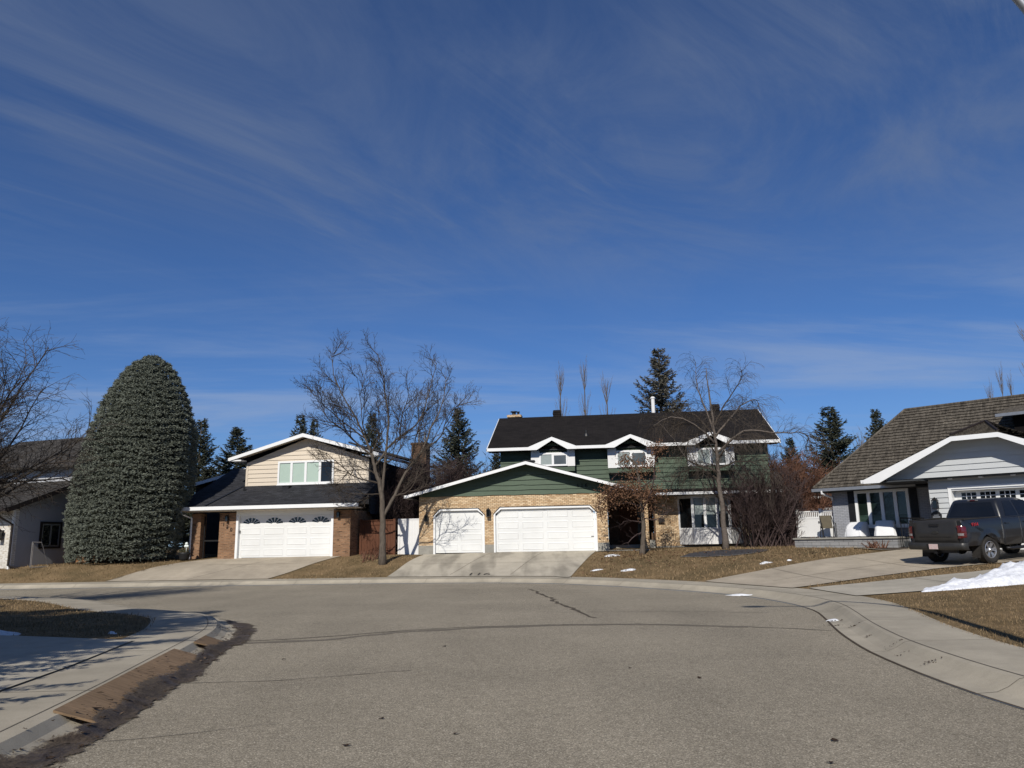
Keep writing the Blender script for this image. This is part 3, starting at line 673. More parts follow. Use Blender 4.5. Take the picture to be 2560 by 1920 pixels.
# garage door with sunburst lights
m=MB(); m.box(-.34,4.74,-.02,.3,2.18,2.30); m.box(-.34,-.22,-.02,.3,f0,2.18); m.box(4.62,4.74,-.02,.3,f0,2.18); m.box(-.22,4.62,.1,.3,2.08,2.18)
m.build('door_frame',MAT['whitetrim'],tan)
m=MB(); m.box(-.34,4.74,.06,.2,2.30,2.5); m.build('frieze_board',MAT['beige'],tan)
m=MB(); panelled_door(m,-.215,4.615,0.03,2.08,.16,4,4,top=1); gd=m.build('garage_door',MAT['door_white'],tan)
m=MB()
for c in range(4):
    cx=-.215+4.83/4*(c+.5); zb=1.66; A,B=.46,.30
    for k in range(6):
        t0,t1=R(6+k*28.4),R(6+k*28.4+20.5); pts=[(cx+.13*math.cos(t0),zb+.06*math.sin(t0))]
        pts+=[(cx+A*math.cos(t0+(t1-t0)*j/4),zb+B*math.sin(t0+(t1-t0)*j/4)) for j in range(5)]; pts.append((cx+.13*math.cos(t1),zb+.06*math.sin(t1)))
        m.prism(pts[::-1],.152,.17)
m.build('sunburst_window',MAT['glass'],gd)
m=MB(); m.box(-.05,4.4,.13,.16,.02,.045); m.build('weather_strip',MAT['rubber'],gd)
m=MB(); m.box(-.19,-.17,.10,.158,1.22,1.36); m.build('handle',MAT['black'],gd)
# lower roof
sl=(3.55-2.42)/2.6
def lz(v): return 2.52+sl*(v+.6)
m=MB(); m.slab([(-3.45,-.62,lz(-.62)),(6.2,-.62,lz(-.62)),(6.2,2.02,lz(2.02)),(-1.0,2.02,lz(2.02)),(-1.0,5.0,lz(5.0)),(-3.45,5.0,lz(5.0))],.12)
m.build('lower_roof',MAT['shingle_char'],tan)
m=MB(); a0,a1=(-1.42,-.60),(-1.05,2.0)
m.slab([(-1.62,-.6,lz(-.6)+.05),(6.21,-.6,lz(-.6)+.05),(6.21,2.0,lz(2.0)+.05),(-1.03,2.0,lz(2.0)+.05)],.045); m.build('garage_roof',MAT['shingle_char'],tan)
m=MB(); m.tube([(-1.72,-.62,lz(-.62)+.03),(-1.10,2.0,lz(2.0)+.03)],.075,4); m.build('valley_shadow_line',MAT['black'],tan)  # black strip painted in for the shadow line where the roof planes step
m=MB(); m.box(-3.47,6.22,-.74,-.61,2.36,2.53); m.box(-3.50,-3.452,-.6,5.0,2.4,2.5); m.build('gutter',MAT['whitetrim'],tan)
m=MB(); m.box(-3.45,6.2,-.6,.0,2.30,2.345); m.build('soffit',MAT['beige'],tan)
m=MB(); m.tube([(-2.95,-.66,2.36),(-2.95,-.66,2.22),(-2.72,-.07,2.0),(-2.72,-.07,.0)],.05,6); m.build('downspout',MAT['whitetrim'],tan)
m=MB(); m.tube([(-2.8,-.1,.02),(-3.9,-.35,-.12)],.05,6); m.build('downspout_extension',MAT['whitetrim'],tan)
# upper storey
m=MB(); pk=2.35; wl,wr=-1.02,5.73; zt=4.75; zp=6.05
courses(m,[(wl,3.2),(wr,3.2),(wr,zt+.15),(pk,zp+.05),(wl,zt+.15)],(0,2,0),X,Z,-Y,.225,.034)
m.prism([(wl,2.6),(wr,2.6),(wr,zt+.1),(pk,zp),(wl,zt+.1)],2.03,10.0); m.box(wl-.02,wl+.10,1.955,2.06,3.2,zt); m.box(wr-.10,wr+.02,1.955,2.06,3.2,zt)
m.build('upper_wall',MAT['beige'],tan)
m=MB(); m.box(wr+.02,wr+.06,2.1,10,2.2,4.9)
courses(m,[(2.1,2.1),(10,2.1),(10,4.9),(2.1,4.9)],(wr+.06,0,0),Y,Z,X,.225,.024); m.build('side_wall',MAT['dark_soffit_and_shade'],tan)  # beige siding drawn dark, its shadow put into the colour
pz=6.30; e0,e1=-1.70,6.42; ez=5.15
m=MB(); m.slab([(e0,1.42,ez),(pk,1.42,pz),(pk,10.5,pz),(e0,10.5,ez)],.1); m.slab([(pk,1.42,pz),(e1,1.42,ez),(e1,10.5,ez),(pk,10.5,pz)],.1); m.build('upper_roof',MAT['shingle_char'],tan)
m=MB()
m.prism([(e0,ez-.18),(pk,pz-.205),(pk,pz-.02),(e0,ez-.01)],1.36,1.41); m.prism([(pk,pz-.205),(e1,ez-.18),(e1,ez-.01),(pk,pz-.02)],1.36,1.41)
m.box(e0-.06,e0-.002,1.36,10.5,ez-.16,ez-.02); m.box(e1+.002,e1+.06,1.36,10.5,ez-.16,ez-.02)
m.box(e0,wl-.03,1.415,1.98,ez-.19,ez-.12); m.box(wr+.03,e1,1.415,1.98,ez-.19,ez-.12)
m.build('fascia',MAT['whitetrim'],tan)
m=MB(); m.add([(e0,1.42,ez-.125),(pk,1.42,pz-.125),(pk,2.0,pz-.125),(e0,2.0,ez-.125)],[(0,1,2,3)]); m.add([(pk,1.42,pz-.125),(e1,1.42,ez-.125),(e1,2.0,ez-.125),(pk,2.0,pz-.125)],[(0,1,2,3)]); m.build('soffit',MAT['beige'],tan)
window(tan,.78,3.88,3.70,4.92,1.97,[1.545,2.33,3.115],['blind','blind','blind','glass'],.10,.07,.13)
# rear wing with rake on the left and low wing on the right
m=MB(); m.prism([(-6.0,-.5),(-1.2,-.5),(-1.2,5.0),(-6.0,3.9)],5.4,9); m.build('rear_wall',MAT['dark_soffit_and_shade'],tan)
m=MB(); m.slab([(-6.2,4.95,4.12),(-1.1,4.95,5.32),(-1.1,9.4,5.32),(-6.2,9.4,4.12)],.1); m.build('rear_roof',MAT['shingle_char'],tan)
m=MB(); m.prism([(-6.2,3.93),(-1.1,5.13),(-1.1,5.31),(-6.2,4.11)],4.88,4.94); m.box(-4.35,-4.2,4.9,5.0,4.0,4.33); m.build('rear_fascia',MAT['whitetrim'],tan)
m=MB(); m.slab([(3.4,5.0,6.25),(6.9,5.0,5.2),(6.9,12,5.2),(3.4,12,6.25)],.1); m.build('side_roof',MAT['shingle_char'],tan)
m=MB(); m.box(5.84,6.76,9,9.9,3,6.55); m.box(5.79,6.81,8.95,9.95,6.44,6.56); ch=m.build('chimney',MAT['brick_shaded'],tan)
m=MB(); m.lathe([(.07,6.5),(.07,7.35),(.11,7.36),(.11,7.42)],10,c=(6.2,9.4,0)); m.lathe([(.06,6.5),(.06,7.15),(.09,7.16),(.09,7.2)],10,c=(6.55,9.4,0)); m.build('flue',MAT['galv'],ch)
m=MB(); roofvent(m,1.5,1.55,lz(1.55)+.06,.34,.10); roofvent(m,4.0,1.65,lz(1.65)+.06,.34,.10); m.build('roof_vent',MAT['black'],tan)
m=MB(); m.lathe([(.05,lz(1.3)),(.05,lz(1.3)+.28),(.03,lz(1.3)+.3)],10,c=(-.72,1.3,0)); m.build('vent_pipe',MAT['black'],tan)
lantern(tan,-.79,0,2.02,.95); lantern(tan,5.02,0,2.08,.95)
for d,(u,z) in zip('120',((-1.0,1.66),(-.80,1.535),(-.585,1.41))): text('house_number',d,.25,MAT['ink'],(u,-.014,z),(R(90),0,0),tan,.01)
# pot beside the entry
pt=empty('planter','black pot of winter greens with a white globe ornament beside the tan house entry','planter',(-16.02,38.05,H1(-16.02,38.05)))
m=MB(); m.lathe([(.17,0),(.22,.1),(.27,.32),(.30,.38),(.27,.38),(.22,.3)],20); m.build('pot',MAT['terracotta'],pt,True)
m=MB()
for k in range(420):
    a=rg.uniform(0,6.28);r=.26*rg.random()**.5;z=.36+rg.random()*.22*(1-r*1.5); l=.09;d=Vector((rg.gauss(0,1),rg.gauss(0,1),rg.gauss(.4,.6))).normalized()*l; p=Vector((r*math.cos(a),r*math.sin(a),z)); s=d.cross(Z)*.18
    m.add([p-s,p+s,p+d],[(0,1,2)])
m.build('greenery',MAT['evergreen'],pt)
m=MB(); m.tube([(.1,-.05,.36),(.1,-.05,.62)],.012,5); m.ball((.06,-.05,.68),.075,10); m.ball((.15,-.05,.68),.07,10); m.ball((.10,-.05,.80),.075,10); m.build('ornament',MAT['greenglobe'],pt,True)
# gate and fence between the two middle houses
gx=lambda u,v,z:(-13.428+u*math.cos(R(9.6))+v*math.sin(R(9.6)),38.5-u*math.sin(R(9.6))+v*math.cos(R(9.6)),z)
wg=empty('wooden_gate','dark stained cedar gate beside the tan house brick corner','gate',gx(5.68,1.0,.93),-R(9.6))
m=MB()
for k in range(11): m.box(.12+k*.148,.12+k*.148+.14,0,.022,.03,1.72+.004*(k%3))
m.build('boards',MAT['wood'],wg)
m=MB(); m.box(.03,.14,-.045,.06,-.3,1.80); m.box(1.75,1.86,-.045,.06,-.3,1.80); m.box(.14,1.75,-.035,-.001,1.52,1.64); m.box(.14,1.75,-.035,-.001,.14,.26); m.box(.14,1.75,-.05,.08,1.725,1.76); m.build('frame',MAT['wood'],wg)
wf=empty('white_fence','solid white vinyl fence panel with tree shadows between the two middle houses','fence',gx(7.66,1.30,.92),-R(9.0))
m=MB(); 
for k in range(11): m.box(.02+k*.152,.02+k*.152+.150,0,.03,.0,1.74)
m.box(0,1.70,-.02,.05,1.742,1.80); m.build('panel',MAT['white'],wf)
m=MB(); m.box(1.70,1.82,-.05,.08,-.4,1.85); m.box(-.08,.02,-.05,.08,-.4,1.8); m.build('post',MAT['white'],wf)
# ================================================================== green house (centre, number 116)
grn=empty('green_house','dark green two storey house with cream brick double garage front and white dormers','house',(-.953,37.8,1.031),-R(6.8))
zb=-.9; ct=2.72
m=MB(); c=.32
S0,S1,ST=-3.03,-.50,2.10; D0,D1,DT=-.05,4.92,2.12
for a,b in ((-3.75,S0),(S1,D0),(D1,5.44)): m.prism([(a,.38),(b,.38),(b,ct),(a,ct)],0,.3)
for a,b,t in ((S0,S1,ST),(D0,D1,DT)):
    m.prism([(a,t-c),(a+c,t),(b-c,t),(b,t-c),(b,ct),(a,ct)],.0,.3)
m.box(-3.75,-3.45,.3,8,.38,ct); m.box(5.14,5.44,.3,4.1,.38,ct)
m.box(7.15,7.50,3.05,3.4,-.1,2.75)
m.prism([(7.84,.12),(13.9,.12),(13.9,3.0),(7.84,3.0)],4.0,4.25)
m.build('brick_wall',MAT['brick_tan'],grn)
m=MB()
for a,b in ((-3.77,S0),(S1,D0),(D1,5.46)): m.box(a,b,-.02,.3,zb,.378)
m.box(5.12,5.46,.3,4.1,zb,.378); m.box(-3.77,-3.45,.3,8,zb,.378); m.box(7.80,13.92,3.96,4.3,zb,.118); m.box(7.12,7.53,3.0,3.45,zb,-.1); m.box(7.50,7.82,3.5,4.2,zb,.45); m.build('foundation',MAT['found'],grn)
def cham_frame(m,a,b,t,w,v0,v1):
    o=[(a,-.05),(a,t-c),(a+c,t),(b-c,t),(b,t-c),(b,-.05)]; k=w*.41
    i=[(a+w,-.05),(a+w,t-c-k+.06),(a+c+k,t-w),(b-c-k,t-w),(b-w,t-c-k+.06),(b-w,-.05)]
    for j in range(5): m.prism([o[j],o[j+1],i[j+1],i[j]][::-1],v0,v1)
m=MB(); cham_frame(m,S0,S1,ST,.08,-.03,.2); cham_frame(m,D0,D1,DT,.08,-.03,.2); m.build('door_frame',MAT['whitetrim'],grn)
m=MB(); m.prism([(S0-.05,ST-c),(S0+c-.02,ST+.045),(S1-c+.02,ST+.045),(S1+.05,ST-c),(S1,ST-c),(S1-c,ST+.002),(S0+c,ST+.002),(S0,ST-c)],-.035,.02)
m.prism([(D0-.05,DT-c),(D0+c-.02,DT+.045),(D1-c+.02,DT+.045),(D1+.05,DT-c),(D1,DT-c),(D1-c,DT+.002),(D0+c,DT+.002),(D0,DT-c)],-.035,.02); m.build('drip_trim',MAT['darktrim'],grn)
m=MB(); panelled_door(m,S0+.082,S1-.082,.01,ST-.082,.12,4,2,cham=.3); m.build('garage_door',MAT['door_white'],grn)
m=MB(); panelled_door(m,D0+.082,D1-.082,.01,DT-.082,.12,4,4,cham=.3); gd=m.build('garage_door',MAT['door_white'],grn)
m=MB(); m.box(4.62,4.75,.10,.118,.66,.69); m.build('handle',MAT['black'],gd)
# garage gable
gp,gz=1.62,4.30; gl,gr=-4.25,7.0; ge=2.80
m=MB(); wp=4.08
courses(m,[(-3.75,ct),(5.5,ct),(5.5,3.26),(gp,wp+.12),(-3.75,2.95)],(0,0,0),X,Z,-Y,.235,.045,.016,.45,random.Random(4))
m.prism([(-3.75,ct),(5.44,ct),(5.44,3.2),(gp,wp+.05),(-3.75,2.9)],.02,.3); m.build('gable_wall',MAT['greenside'],grn)
m=MB(); m.slab([(gl,-.6,ge),(gp,-.6,gz),(gp,4.0,gz),(gl,4.0,ge)],.10); m.slab([(gp,-.6,gz),(gr,-.6,ge),(gr,4.0,ge),(gp,4.0,gz)],.10); m.build('garage_roof',MAT['shingle_black'],grn)
m=MB(); m.prism([(gl,ge-.16),(gp,gz-.17),(gp,gz-.025),(gl,ge-.02)],-.66,-.605); m.prism([(gp,gz-.17),(gr,ge-.16),(gr,ge-.02),(gp,gz-.025)],-.66,-.605)
m.box(gl-.10,gl-.002,-.66,4,ge-.16,ge-.02); m.build('fascia',MAT['whitetrim'],grn)
m=MB(); m.add([(gl,-.6,ge-.125),(gp,-.6,gz-.125),(gp,0,gz-.125),(gl,0,ge-.125)],[(0,1,2,3)]); m.add([(gp,-.6,gz-.125),(gr,-.6,ge-.125),(gr,4,ge-.125),(gp,4,gz-.125)],[(0,1,2,3)]); m.build('soffit',MAT['dark_soffit_and_shade'],grn)
m=MB(); roofvent(m,1.62,1.2,gz+.02,.5,.16); m.build('roof_vent',MAT['black'],grn)
lantern(grn,-.29,0,1.95,1.25); lantern(grn,-3.36,0,1.75,1.1)
for k,d in enumerate('116'): text('house_number',d,.26,MAT['ink'],(4.07+.2*k,-.05,3.08),(R(90),0,R(0)),grn,.012,1.2)
# main block
m=MB(); courses(m,[(-.22,3.0),(13.9,3.0),(13.9,5.28),(-.22,5.28)],(0,4,0),X,Z,-Y,.235,.045,.016,.45,random.Random(7))
m.prism([(-.22,2.4),(13.88,2.4),(13.88,5.3),(-.22,5.3)],4.03,12.6); 
courses(m,[(4,3.0),(12.6,3.0),(12.6,5.3),(4,5.3)],(-.22,0,0),-Y,Z,-X,.235,.028) if False else None
for uu,s in ((-.22,-1),(13.88,1)): m.add([(uu+s*.004,4.03,5.3),(uu+s*.004,12.6,5.3),(uu+s*.004,8.3,7.6)],[(0,1,2)])
m.build('upper_wall',MAT['greenside'],grn)
rl,rr=-.85,14.40; rz=7.84; ez=5.40; rv=8.4
m=MB(); m.slab([(rl,3.35,ez),(rr,3.35,ez),(rr,rv,rz),(rl,rv,rz)],.1); m.slab([(rl,rv,rz),(rr,rv,rz),(rr,13.4,ez),(rl,13.4,ez)],.1); m.build('main_roof',MAT['shingle_black'],grn)
m=MB(); segs=[(rl,1.46),(3.86,5.54),(8.02,9.68),(12.1,rr)]
for a,b in segs: m.box(a,b,3.24,3.345,ez-.15,ez+.01)
for uu,s in ((rl,-1),(rr,1)):
    q=[(uu,3.3,ez-.17),(uu,rv,rz-.17),(uu,rv,rz-.02),(uu,3.3,ez-.02)]; m.add(q+[(x+s*.04,y,z) for x,y,z in q],[(0,1,2,3),(7,6,5,4),(0,4,5,1),(3,2,6,7)])
m.build('gutter',MAT['whitetrim'],grn)
m=MB(); m.box(rl+.02,rr-.02,3.36,4.0,ez-.16,ez-.12); m.build('soffit',MAT['dark_soffit_and_shade'],grn)
def dormer(u0,u1,zs0,box=True):
    cu=(u0+u1)/2; v=3.42; ap=5.90
    b=MB()
    if box: b.box(u0+.02,u1-.02,v+.03,4.0,zs0-.26,zs0); 
    b.prism([(u0+.40,5.12),(u1-.40,5.12),(u1-.40,5.30),(cu,5.66),(u0+.40,5.30)],v+.05,4.1)
    b.box(u0+.02,u1-.02,v+.05,4.0,zs0+.002,5.25)
    d=b.build('dormer',MAT['greenside'],grn)
    p=MB(); p.box(u0,u0+.46,v-.01,v+.05,zs0,5.22); p.box(u1-.40,u1,v-.01,v+.05,zs0,5.22); p.box(u0+.46,u1-.40,v-.01,v+.05,5.06,5.10); p.build('side_panel',MAT['white'],d)
    r=MB(); r.slab([(u0-.10,2.98,5.36),(cu,2.98,ap),(cu,5.2,ap),(u0-.10,3.6,5.36)],.08); r.slab([(cu,2.98,ap),(u1+.10,2.98,5.36),(u1+.10,3.6,5.36),(cu,5.2,ap)],.08); r.build('roof',MAT['shingle_black'],d)
    f=MB(); f.prism([(u0-.12,5.21),(u0+.36,5.21),(cu,5.70),(cu,5.885),(u0-.12,5.365)],2.92,2.975); f.prism([(u1-.36,5.21),(u1+.12,5.21),(u1+.12,5.365),(cu,5.885),(cu,5.70)],2.92,2.975); f.build('fascia',MAT['whitetrim'],d)
    w=MB(); a,e=u0+.46,u1-.40; z0,z1=zs0+.02,5.06
    w.box(a,e,v-.05,v+.03,z1-.06,z1); w.box(a,e,v-.05,v+.03,z0,z0+.09); w.box(a,a+.07,v-.049,v+.03,z0+.09,z1-.06); w.box(e-.07,e,v-.049,v+.03,z0+.09,z1-.06); w.box(cu-.06,cu+.06,v-.048,v+.03,z0+.09,z1-.06); w.box(cu+.06,e-.07,v-.046,v+.03,z1-.12,z1-.06)
    wo=w.build('window',MAT['whitetrim'],d)
    g=MB(); g.box(a+.07,cu-.06,v-.02,v+.02,z0+.09,z1-.06); g.build('blind',MAT['blind_grey'],wo); g=MB(); g.box(cu+.06,e-.07,v-.02,v+.02,z0+.09,z1-.12); g.build('pane',MAT['glass_grey'],wo)
dormer(1.50,3.84,4.36,True); dormer(5.57,8.0,4.19); dormer(9.70,12.08,4.17)
m=MB()
for uu in (5.50,9.62):
    m.add([(uu,3.95,5.22),(uu+.06,3.95,5.22),(uu+.06,3.40,5.22),(uu,3.40,5.22),(uu,3.95,4.75),(uu+.06,3.95,4.75)],[(0,1,2,3),(0,3,4),(1,5,2),(2,5,4,3)])
m.build('bracket',MAT['greenside'],grn)
# skirt roof over the ground floor
m=MB(); m.slab([(7.0,2.75,2.80),(14.2,2.75,2.80),(14.2,4.0,3.06),(7.0,4.0,3.06)],.08); m.build('porch_roof',MAT['shingle_black'],grn)
m=MB(); m.box(7.9,14.2,2.65,2.745,2.68,2.81); m.build('porch_gutter',MAT['whitetrim'],grn)
m=MB(); m.box(7.0,14.2,2.77,3.98,2.68,2.715); m.build('porch_soffit',MAT['dark_soffit_and_shade'],grn)
# bay window
B=[(9.12,4.0),(9.78,3.35),(11.62,3.35),(12.30,4.0)]
m=MB(); 
def ring(m,z0,z1,off=0,close=True):
    b=[(B[0][0]-off,4.0),(B[1][0]-off*.4,3.35-off),(B[2][0]+off*.4,3.35-off),(B[3][0]+off,4.0)]
    m.add([(x,y,z0) for x,y in b]+[(x,y,z1) for x,y in b],[(3,2,1,0),(4,5,6,7),(0,1,5,4),(1,2,6,5),(2,3,7,6),(3,0,4,7)])
ring(m,.19,.93); 
def along(p,q,n,m,z0,z1,w,o):
    p,q=Vector(p),Vector(q); d=(q-p); L=d.length; d/=L; nn=Vector((d.y,-d.x))
    for k in range(n+1):
        c=p+d*(L*k/n); a=c-d*w/2+nn*o; b=c+d*w/2+nn*o; e=c+d*w/2-nn*.02; f=c-d*w/2-nn*.02
        m.add([(x.x,x.y,z0) for x in (a,b,e,f)]+[(x.x,x.y,z1) for x in (a,b,e,f)],[(3,2,1,0),(4,5,6,7),(0,1,5,4),(1,2,6,5),(2,3,7,6),(3,0,4,7)])
for i in range(3): along(B[i],B[i+1],(5,13,5)[i],m,.22,.90,.012,.008)
by=m.build('bay_base',MAT['white'],grn)
m=MB(); ring(m,.95,2.66,-.05); gl=MB(); gl=m.build('bay_window',MAT['glass'],grn)
m=MB(); ring(m,.93,1.02,.02); ring(m,2.52,2.67,.02)
for i,n in enumerate((1,3,1)): along(B[i],B[i+1],n,m,1.02,2.52,.14,.015)
m.build('window_frame',MAT['whitetrim'],gl)
m=MB(); 
for a,b in ((9.90,10.32),(10.48,10.94),(11.08,11.56)): m.box(a,b,3.385,3.398,1.68,2.5)
m.build('blind',MAT['blind_grey'],gl)
m=MB(); m.box(7.82,7.9,3.9,4.3,.1,2.7); m.prism([(5.46,-.2),(7.84,-.2),(7.84,2.7),(5.46,2.7)],5.3,5.4); m.build('entry_wall',MAT['brick_shaded'],grn)
m=MB(); m.box(6.05,7.0,5.22,5.29,.25,2.3); m.build('front_door',MAT['wood'],grn)
m=MB(); m.box(7.06,7.42,5.22,5.28,.4,2.25); m.build('side_light',MAT['glass_grey'],grn)
m=MB(); m.box(5.47,7.5,3.4,5.3,zb,.22); m.box(5.47,7.5,3.05,3.4,zb,.04); m.build('entry_step',MAT['found'],grn)
m=MB(); m.box(8.06,8.36,3.86,3.999,1.32,1.52); m.box(8.05,8.37,3.85,3.999,1.50,1.54); m.build('mailbox',MAT['darktrim'],grn)
m=MB(); m.box(-.36,.36,8.9,9.5,6.5,8.12); m.box(-.44,.44,8.82,9.58,7.96,8.10); ch=m.build('chimney',MAT['brick_tan'],grn)
m=MB(); m.lathe([(.12,8.1),(.12,8.3),(.22,8.31),(.22,8.36)],10,c=(-.05,9.2,0)); m.lathe([(.07,8.1),(.07,8.28),(.11,8.3),(.11,8.34)],8,c=(.22,9.2,0)); m.build('flue',MAT['black'],ch)
for uu in (2.66,12.0):
    m=MB()
    for k in range(4): m.box(uu-.25+.02*(k%2),uu+.25-.02*(k%2),8.2,8.62,7.70+k*.12,7.70+k*.12+.10)
    m.box(uu-.2,uu+.2,8.25,8.57,7.5,8.2); m.build('ridge_vent',MAT['shingle_black'],grn)
m=MB(); m.lathe([(.11,7.4),(.11,8.72),(.14,8.74),(.14,8.80),(.08,8.86)],12,c=(8.42,8.7,0)); m.build('flue_pipe',MAT['white'],grn)
m=MB(); q=4.9; zz=ez+(rz-ez)*(q-3.35)/(rv-3.35); m.lathe([(.16,zz-.05),(.10,zz+.10),(.06,zz+.12),(.06,zz+.3)],10,c=(4.45,q,0)); m.build('vent_pipe',MAT['black'],grn)
# ================================================================== grey house (right)
gry=empty('grey_house','light grey sided bungalow with cedar shake roof and white framed picture window','house',(16.346,30.5,3.521),-R(45))
zf=-3.6
m=MB()
courses(m,[(0,-3.2),(.72,-3.2),(.72,0),(0,0)],(0,0,0),X,Z,-Y,.2,.034); courses(m,[(.72,-.20),(5.6,-.20),(5.6,0),(.72,0)],(0,0,0),X,Z,-Y,.2,.034); courses(m,[(5.6,-3.2),(6.3,-3.2),(6.3,0),(5.6,0)],(0,0,0),X,Z,-Y,.2,.034)
m.box(0,.72,.02,.3,zf,.16); m.box(5.6,6.3,.02,.3,zf,.16); m.box(.72,5.6,.02,.3,-.2,.16); m.box(-.02,.0,-.026,2.2,-3.3,.16); m.box(6.28,6.5,.3,9,zf,.2)
m.build('garage_wall',MAT['greyside'],gry)
m=MB(); m.box(.66,5.66,-.05,.0,-.30,-.20); m.box(.66,.78,-.05,.35,-3.0,-.30); m.box(5.54,5.66,-.05,.35,-3.0,-.3); m.box(.78,5.54,.0,.35,-.36,-.30); m.build('door_frame',MAT['whitetrim'],gry)
m=MB(); panelled_door(m,.78,5.54,-2.62,-.36,.30,4,7,top=1); gd=m.build('garage_door',MAT['door_white'],gry)
m=MB(); fr=MB()
for k in range(7):
    a=1.03+k*.645; b=a+.50; m.box(a,b,.288,.299,-.71,-.45)
    for j in (1,2): fr.box(a+.5*j/3-.011,a+.5*j/3+.011,.280,.287,-.71,-.45)
    fr.box(a,b,.279,.286,-.595,-.573)
w=m.build('door_window',MAT['glass'],gd); fr.build('muntin',MAT['whitetrim'],w)
# main wall, brick, picture window, shutters
m=MB(); m.box(-4.72,-3.70,2,2.25,zf,.05); m.box(-1.42,.0,2,2.25,zf,.05); m.box(-3.70,-1.42,2,2.25,zf,-1.72); m.box(-4.72,-4.5,2.25,9,zf,.05); m.box(-3.7,-1.42,2.1,2.25,-1.72,.05); m.build('brick_wall',MAT['brick_grey'],gry)
window(gry,-3.68,-1.42,-1.66,-.06,1.98,[-3.08,-2.53,-1.975],['glass_green']*4,.12,.08,.14)
w=bpy.data.objects[[o.name for o in gry.children if o.name.startswith('window')][-1]]
slm=M('dim green slats',(.045,.085,.06),.1,5,.4,.4)
for a,b in ((-3.55,-3.16),(-2.99,-2.62),(-2.44,-2.06),(-1.89,-1.55)):
    m=MB()
    for k in range(7): m.box(a,b,1.950,1.956,-1.50+k*.055,-1.475+k*.055)
    m.build('blind_slats',slm,w)
m=MB()
for a,b in ((-3.98,-3.71),(-1.39,-1.10)):
    m.box(a,b,1.93,1.999,-1.66,-.06)
    for z0,z1 in ((-1.6,-.95),(-.87,-.12)): 
        for k in range(int((z1-z0)/.05)): m.box(a+.05,b-.05,1.918,1.931,z0+k*.05,z0+k*.05+.03)
m.build('shutter',MAT['shutter'],gry)
# shake roofs
def shake_plane(m,P,t=.06,seed=1,expo=.205):
    """planar polygon of 3D points, first edge is the eave"""
    P=[Vector(p) for p in P]; ea=(P[1]-P[0]).normalized(); n=ea.cross(P[2]-P[1]).normalized()
    if n.z<0:n=-n
    eb=n.cross(ea).normalized()
    if eb.z<0: eb=-eb
    O=P[0]; courses(m,[((p-O).dot(ea),(p-O).dot(eb)) for p in P],O,ea,eb,n,expo,.046,.026,.15,random.Random(seed),shake=True)
    m.slab([tuple(p) for p in P],t)
m=MB(); ev,ezz=1.36,.10; ul=-5.25; rvv,rzz,ru=5.0,3.68,-2.13
shake_plane(m,[(ul,ev,ezz),(9,ev,ezz),(9,rvv,rzz),(ru,rvv,rzz)],seed=2)
shake_plane(m,[(ul,9.6,ezz),(ul,ev,ezz),(ru,rvv,rzz)],seed=3)
m.slab([(9,9.6,ezz),(ul,9.6,ezz),(ru,rvv,rzz),(9,rvv,rzz)],.06)
mr=m.build('main_roof',MAT['shake'],gry)
m=MB(); m.tube([(ul,ev,ezz+.04),(ru,rvv,rzz+.05)],.07,6); m.tube([(ru,rvv,rzz+.05),(9,rvv,rzz+.05)],.06,6); m.build('ridge_cap',MAT['shake'],mr)
m=MB(); m.box(ul-.02,-.9,ev-.11,ev-.005,-.03,.10); m.box(ul-.1,ul-.005,ev,9.6,-.03,.1); m.build('gutter',MAT['galv'],gry)
m=MB(); m.box(ul,.0,ev,1.99,-.06,-.02); m.build('soffit',MAT['dark_soffit_and_shade'],gry)
# garage gable with clipped peak
gL,gR=-2.03,6.25; cl,cr_=1.32,2.88; gt,gb=1.58,.16; fv=-1.2
m=MB()
shake_plane(m,[(gL,4.2,gb+.03),(gL,fv,gb+.03),(cl,fv,gt+.02),(2.1,.6,gt+.62),(2.1,4.2,gt+.62)],seed=5)
shake_plane(m,[(gR,fv,gb+.03),(gR,4.2,gb+.03),(2.1,4.2,gt+.62),(2.1,.6,gt+.62),(cr_,fv,gt+.02)],seed=6)
shake_plane(m,[(cl,fv,gt+.02),(cr_,fv,gt+.02),(2.1,.6,gt+.62)],seed=7)
gro=m.build('garage_roof',MAT['shake'],gry)
m=MB(); m.tube([(cl,fv,gt+.08),(2.1,.6,gt+.69)],.05,5); m.tube([(cr_,fv,gt+.08),(2.1,.6,gt+.69)],.05,5); m.tube([(2.1,.6,gt+.69),(2.1,4.2,gt+.69)],.05,5); m.build('ridge_cap',MAT['darktrim'],gro)
m=MB(); th=.16; fa,fb=fv-.06,fv-.005
m.prism([(gL,gb-.12),(gL+.62,gb-.12),(cl+.02,gt-th),(cl,gt+.01),(gL,gb+.02)],fa,fb); m.prism([(cl+.02,gt-th),(cr_-.02,gt-th),(cr_,gt+.01),(cl,gt+.01)],fa,fb); m.prism([(gR-.62,gb-.12),(gR,gb-.12),(gR,gb+.02),(cr_,gt+.01),(cr_-.02,gt-th)],fa,fb)
m.box(gL-.12,gL-.002,fv,4,gb-.1,gb+.03); m.build('fascia',MAT['whitetrim'],gry)
m=MB(); m.add([(gL,fv,gb-.04),(cl,fv,gt-.06),(cl,-.5,gt-.06),(gL,-.5,gb-.04)],[(0,1,2,3)]); m.add([(cl,fv,gt-.06),(cr_,fv,gt-.06),(cr_,-.5,gt-.06),(cl,-.5,gt-.06)],[(0,1,2,3)]); m.add([(cr_,fv,gt-.06),(gR,fv,gb-.04),(gR,-.5,gb-.04),(cr_,-.5,gt-.06)],[(0,1,2,3)])
m.build('soffit',MAT['greyside'],gry)
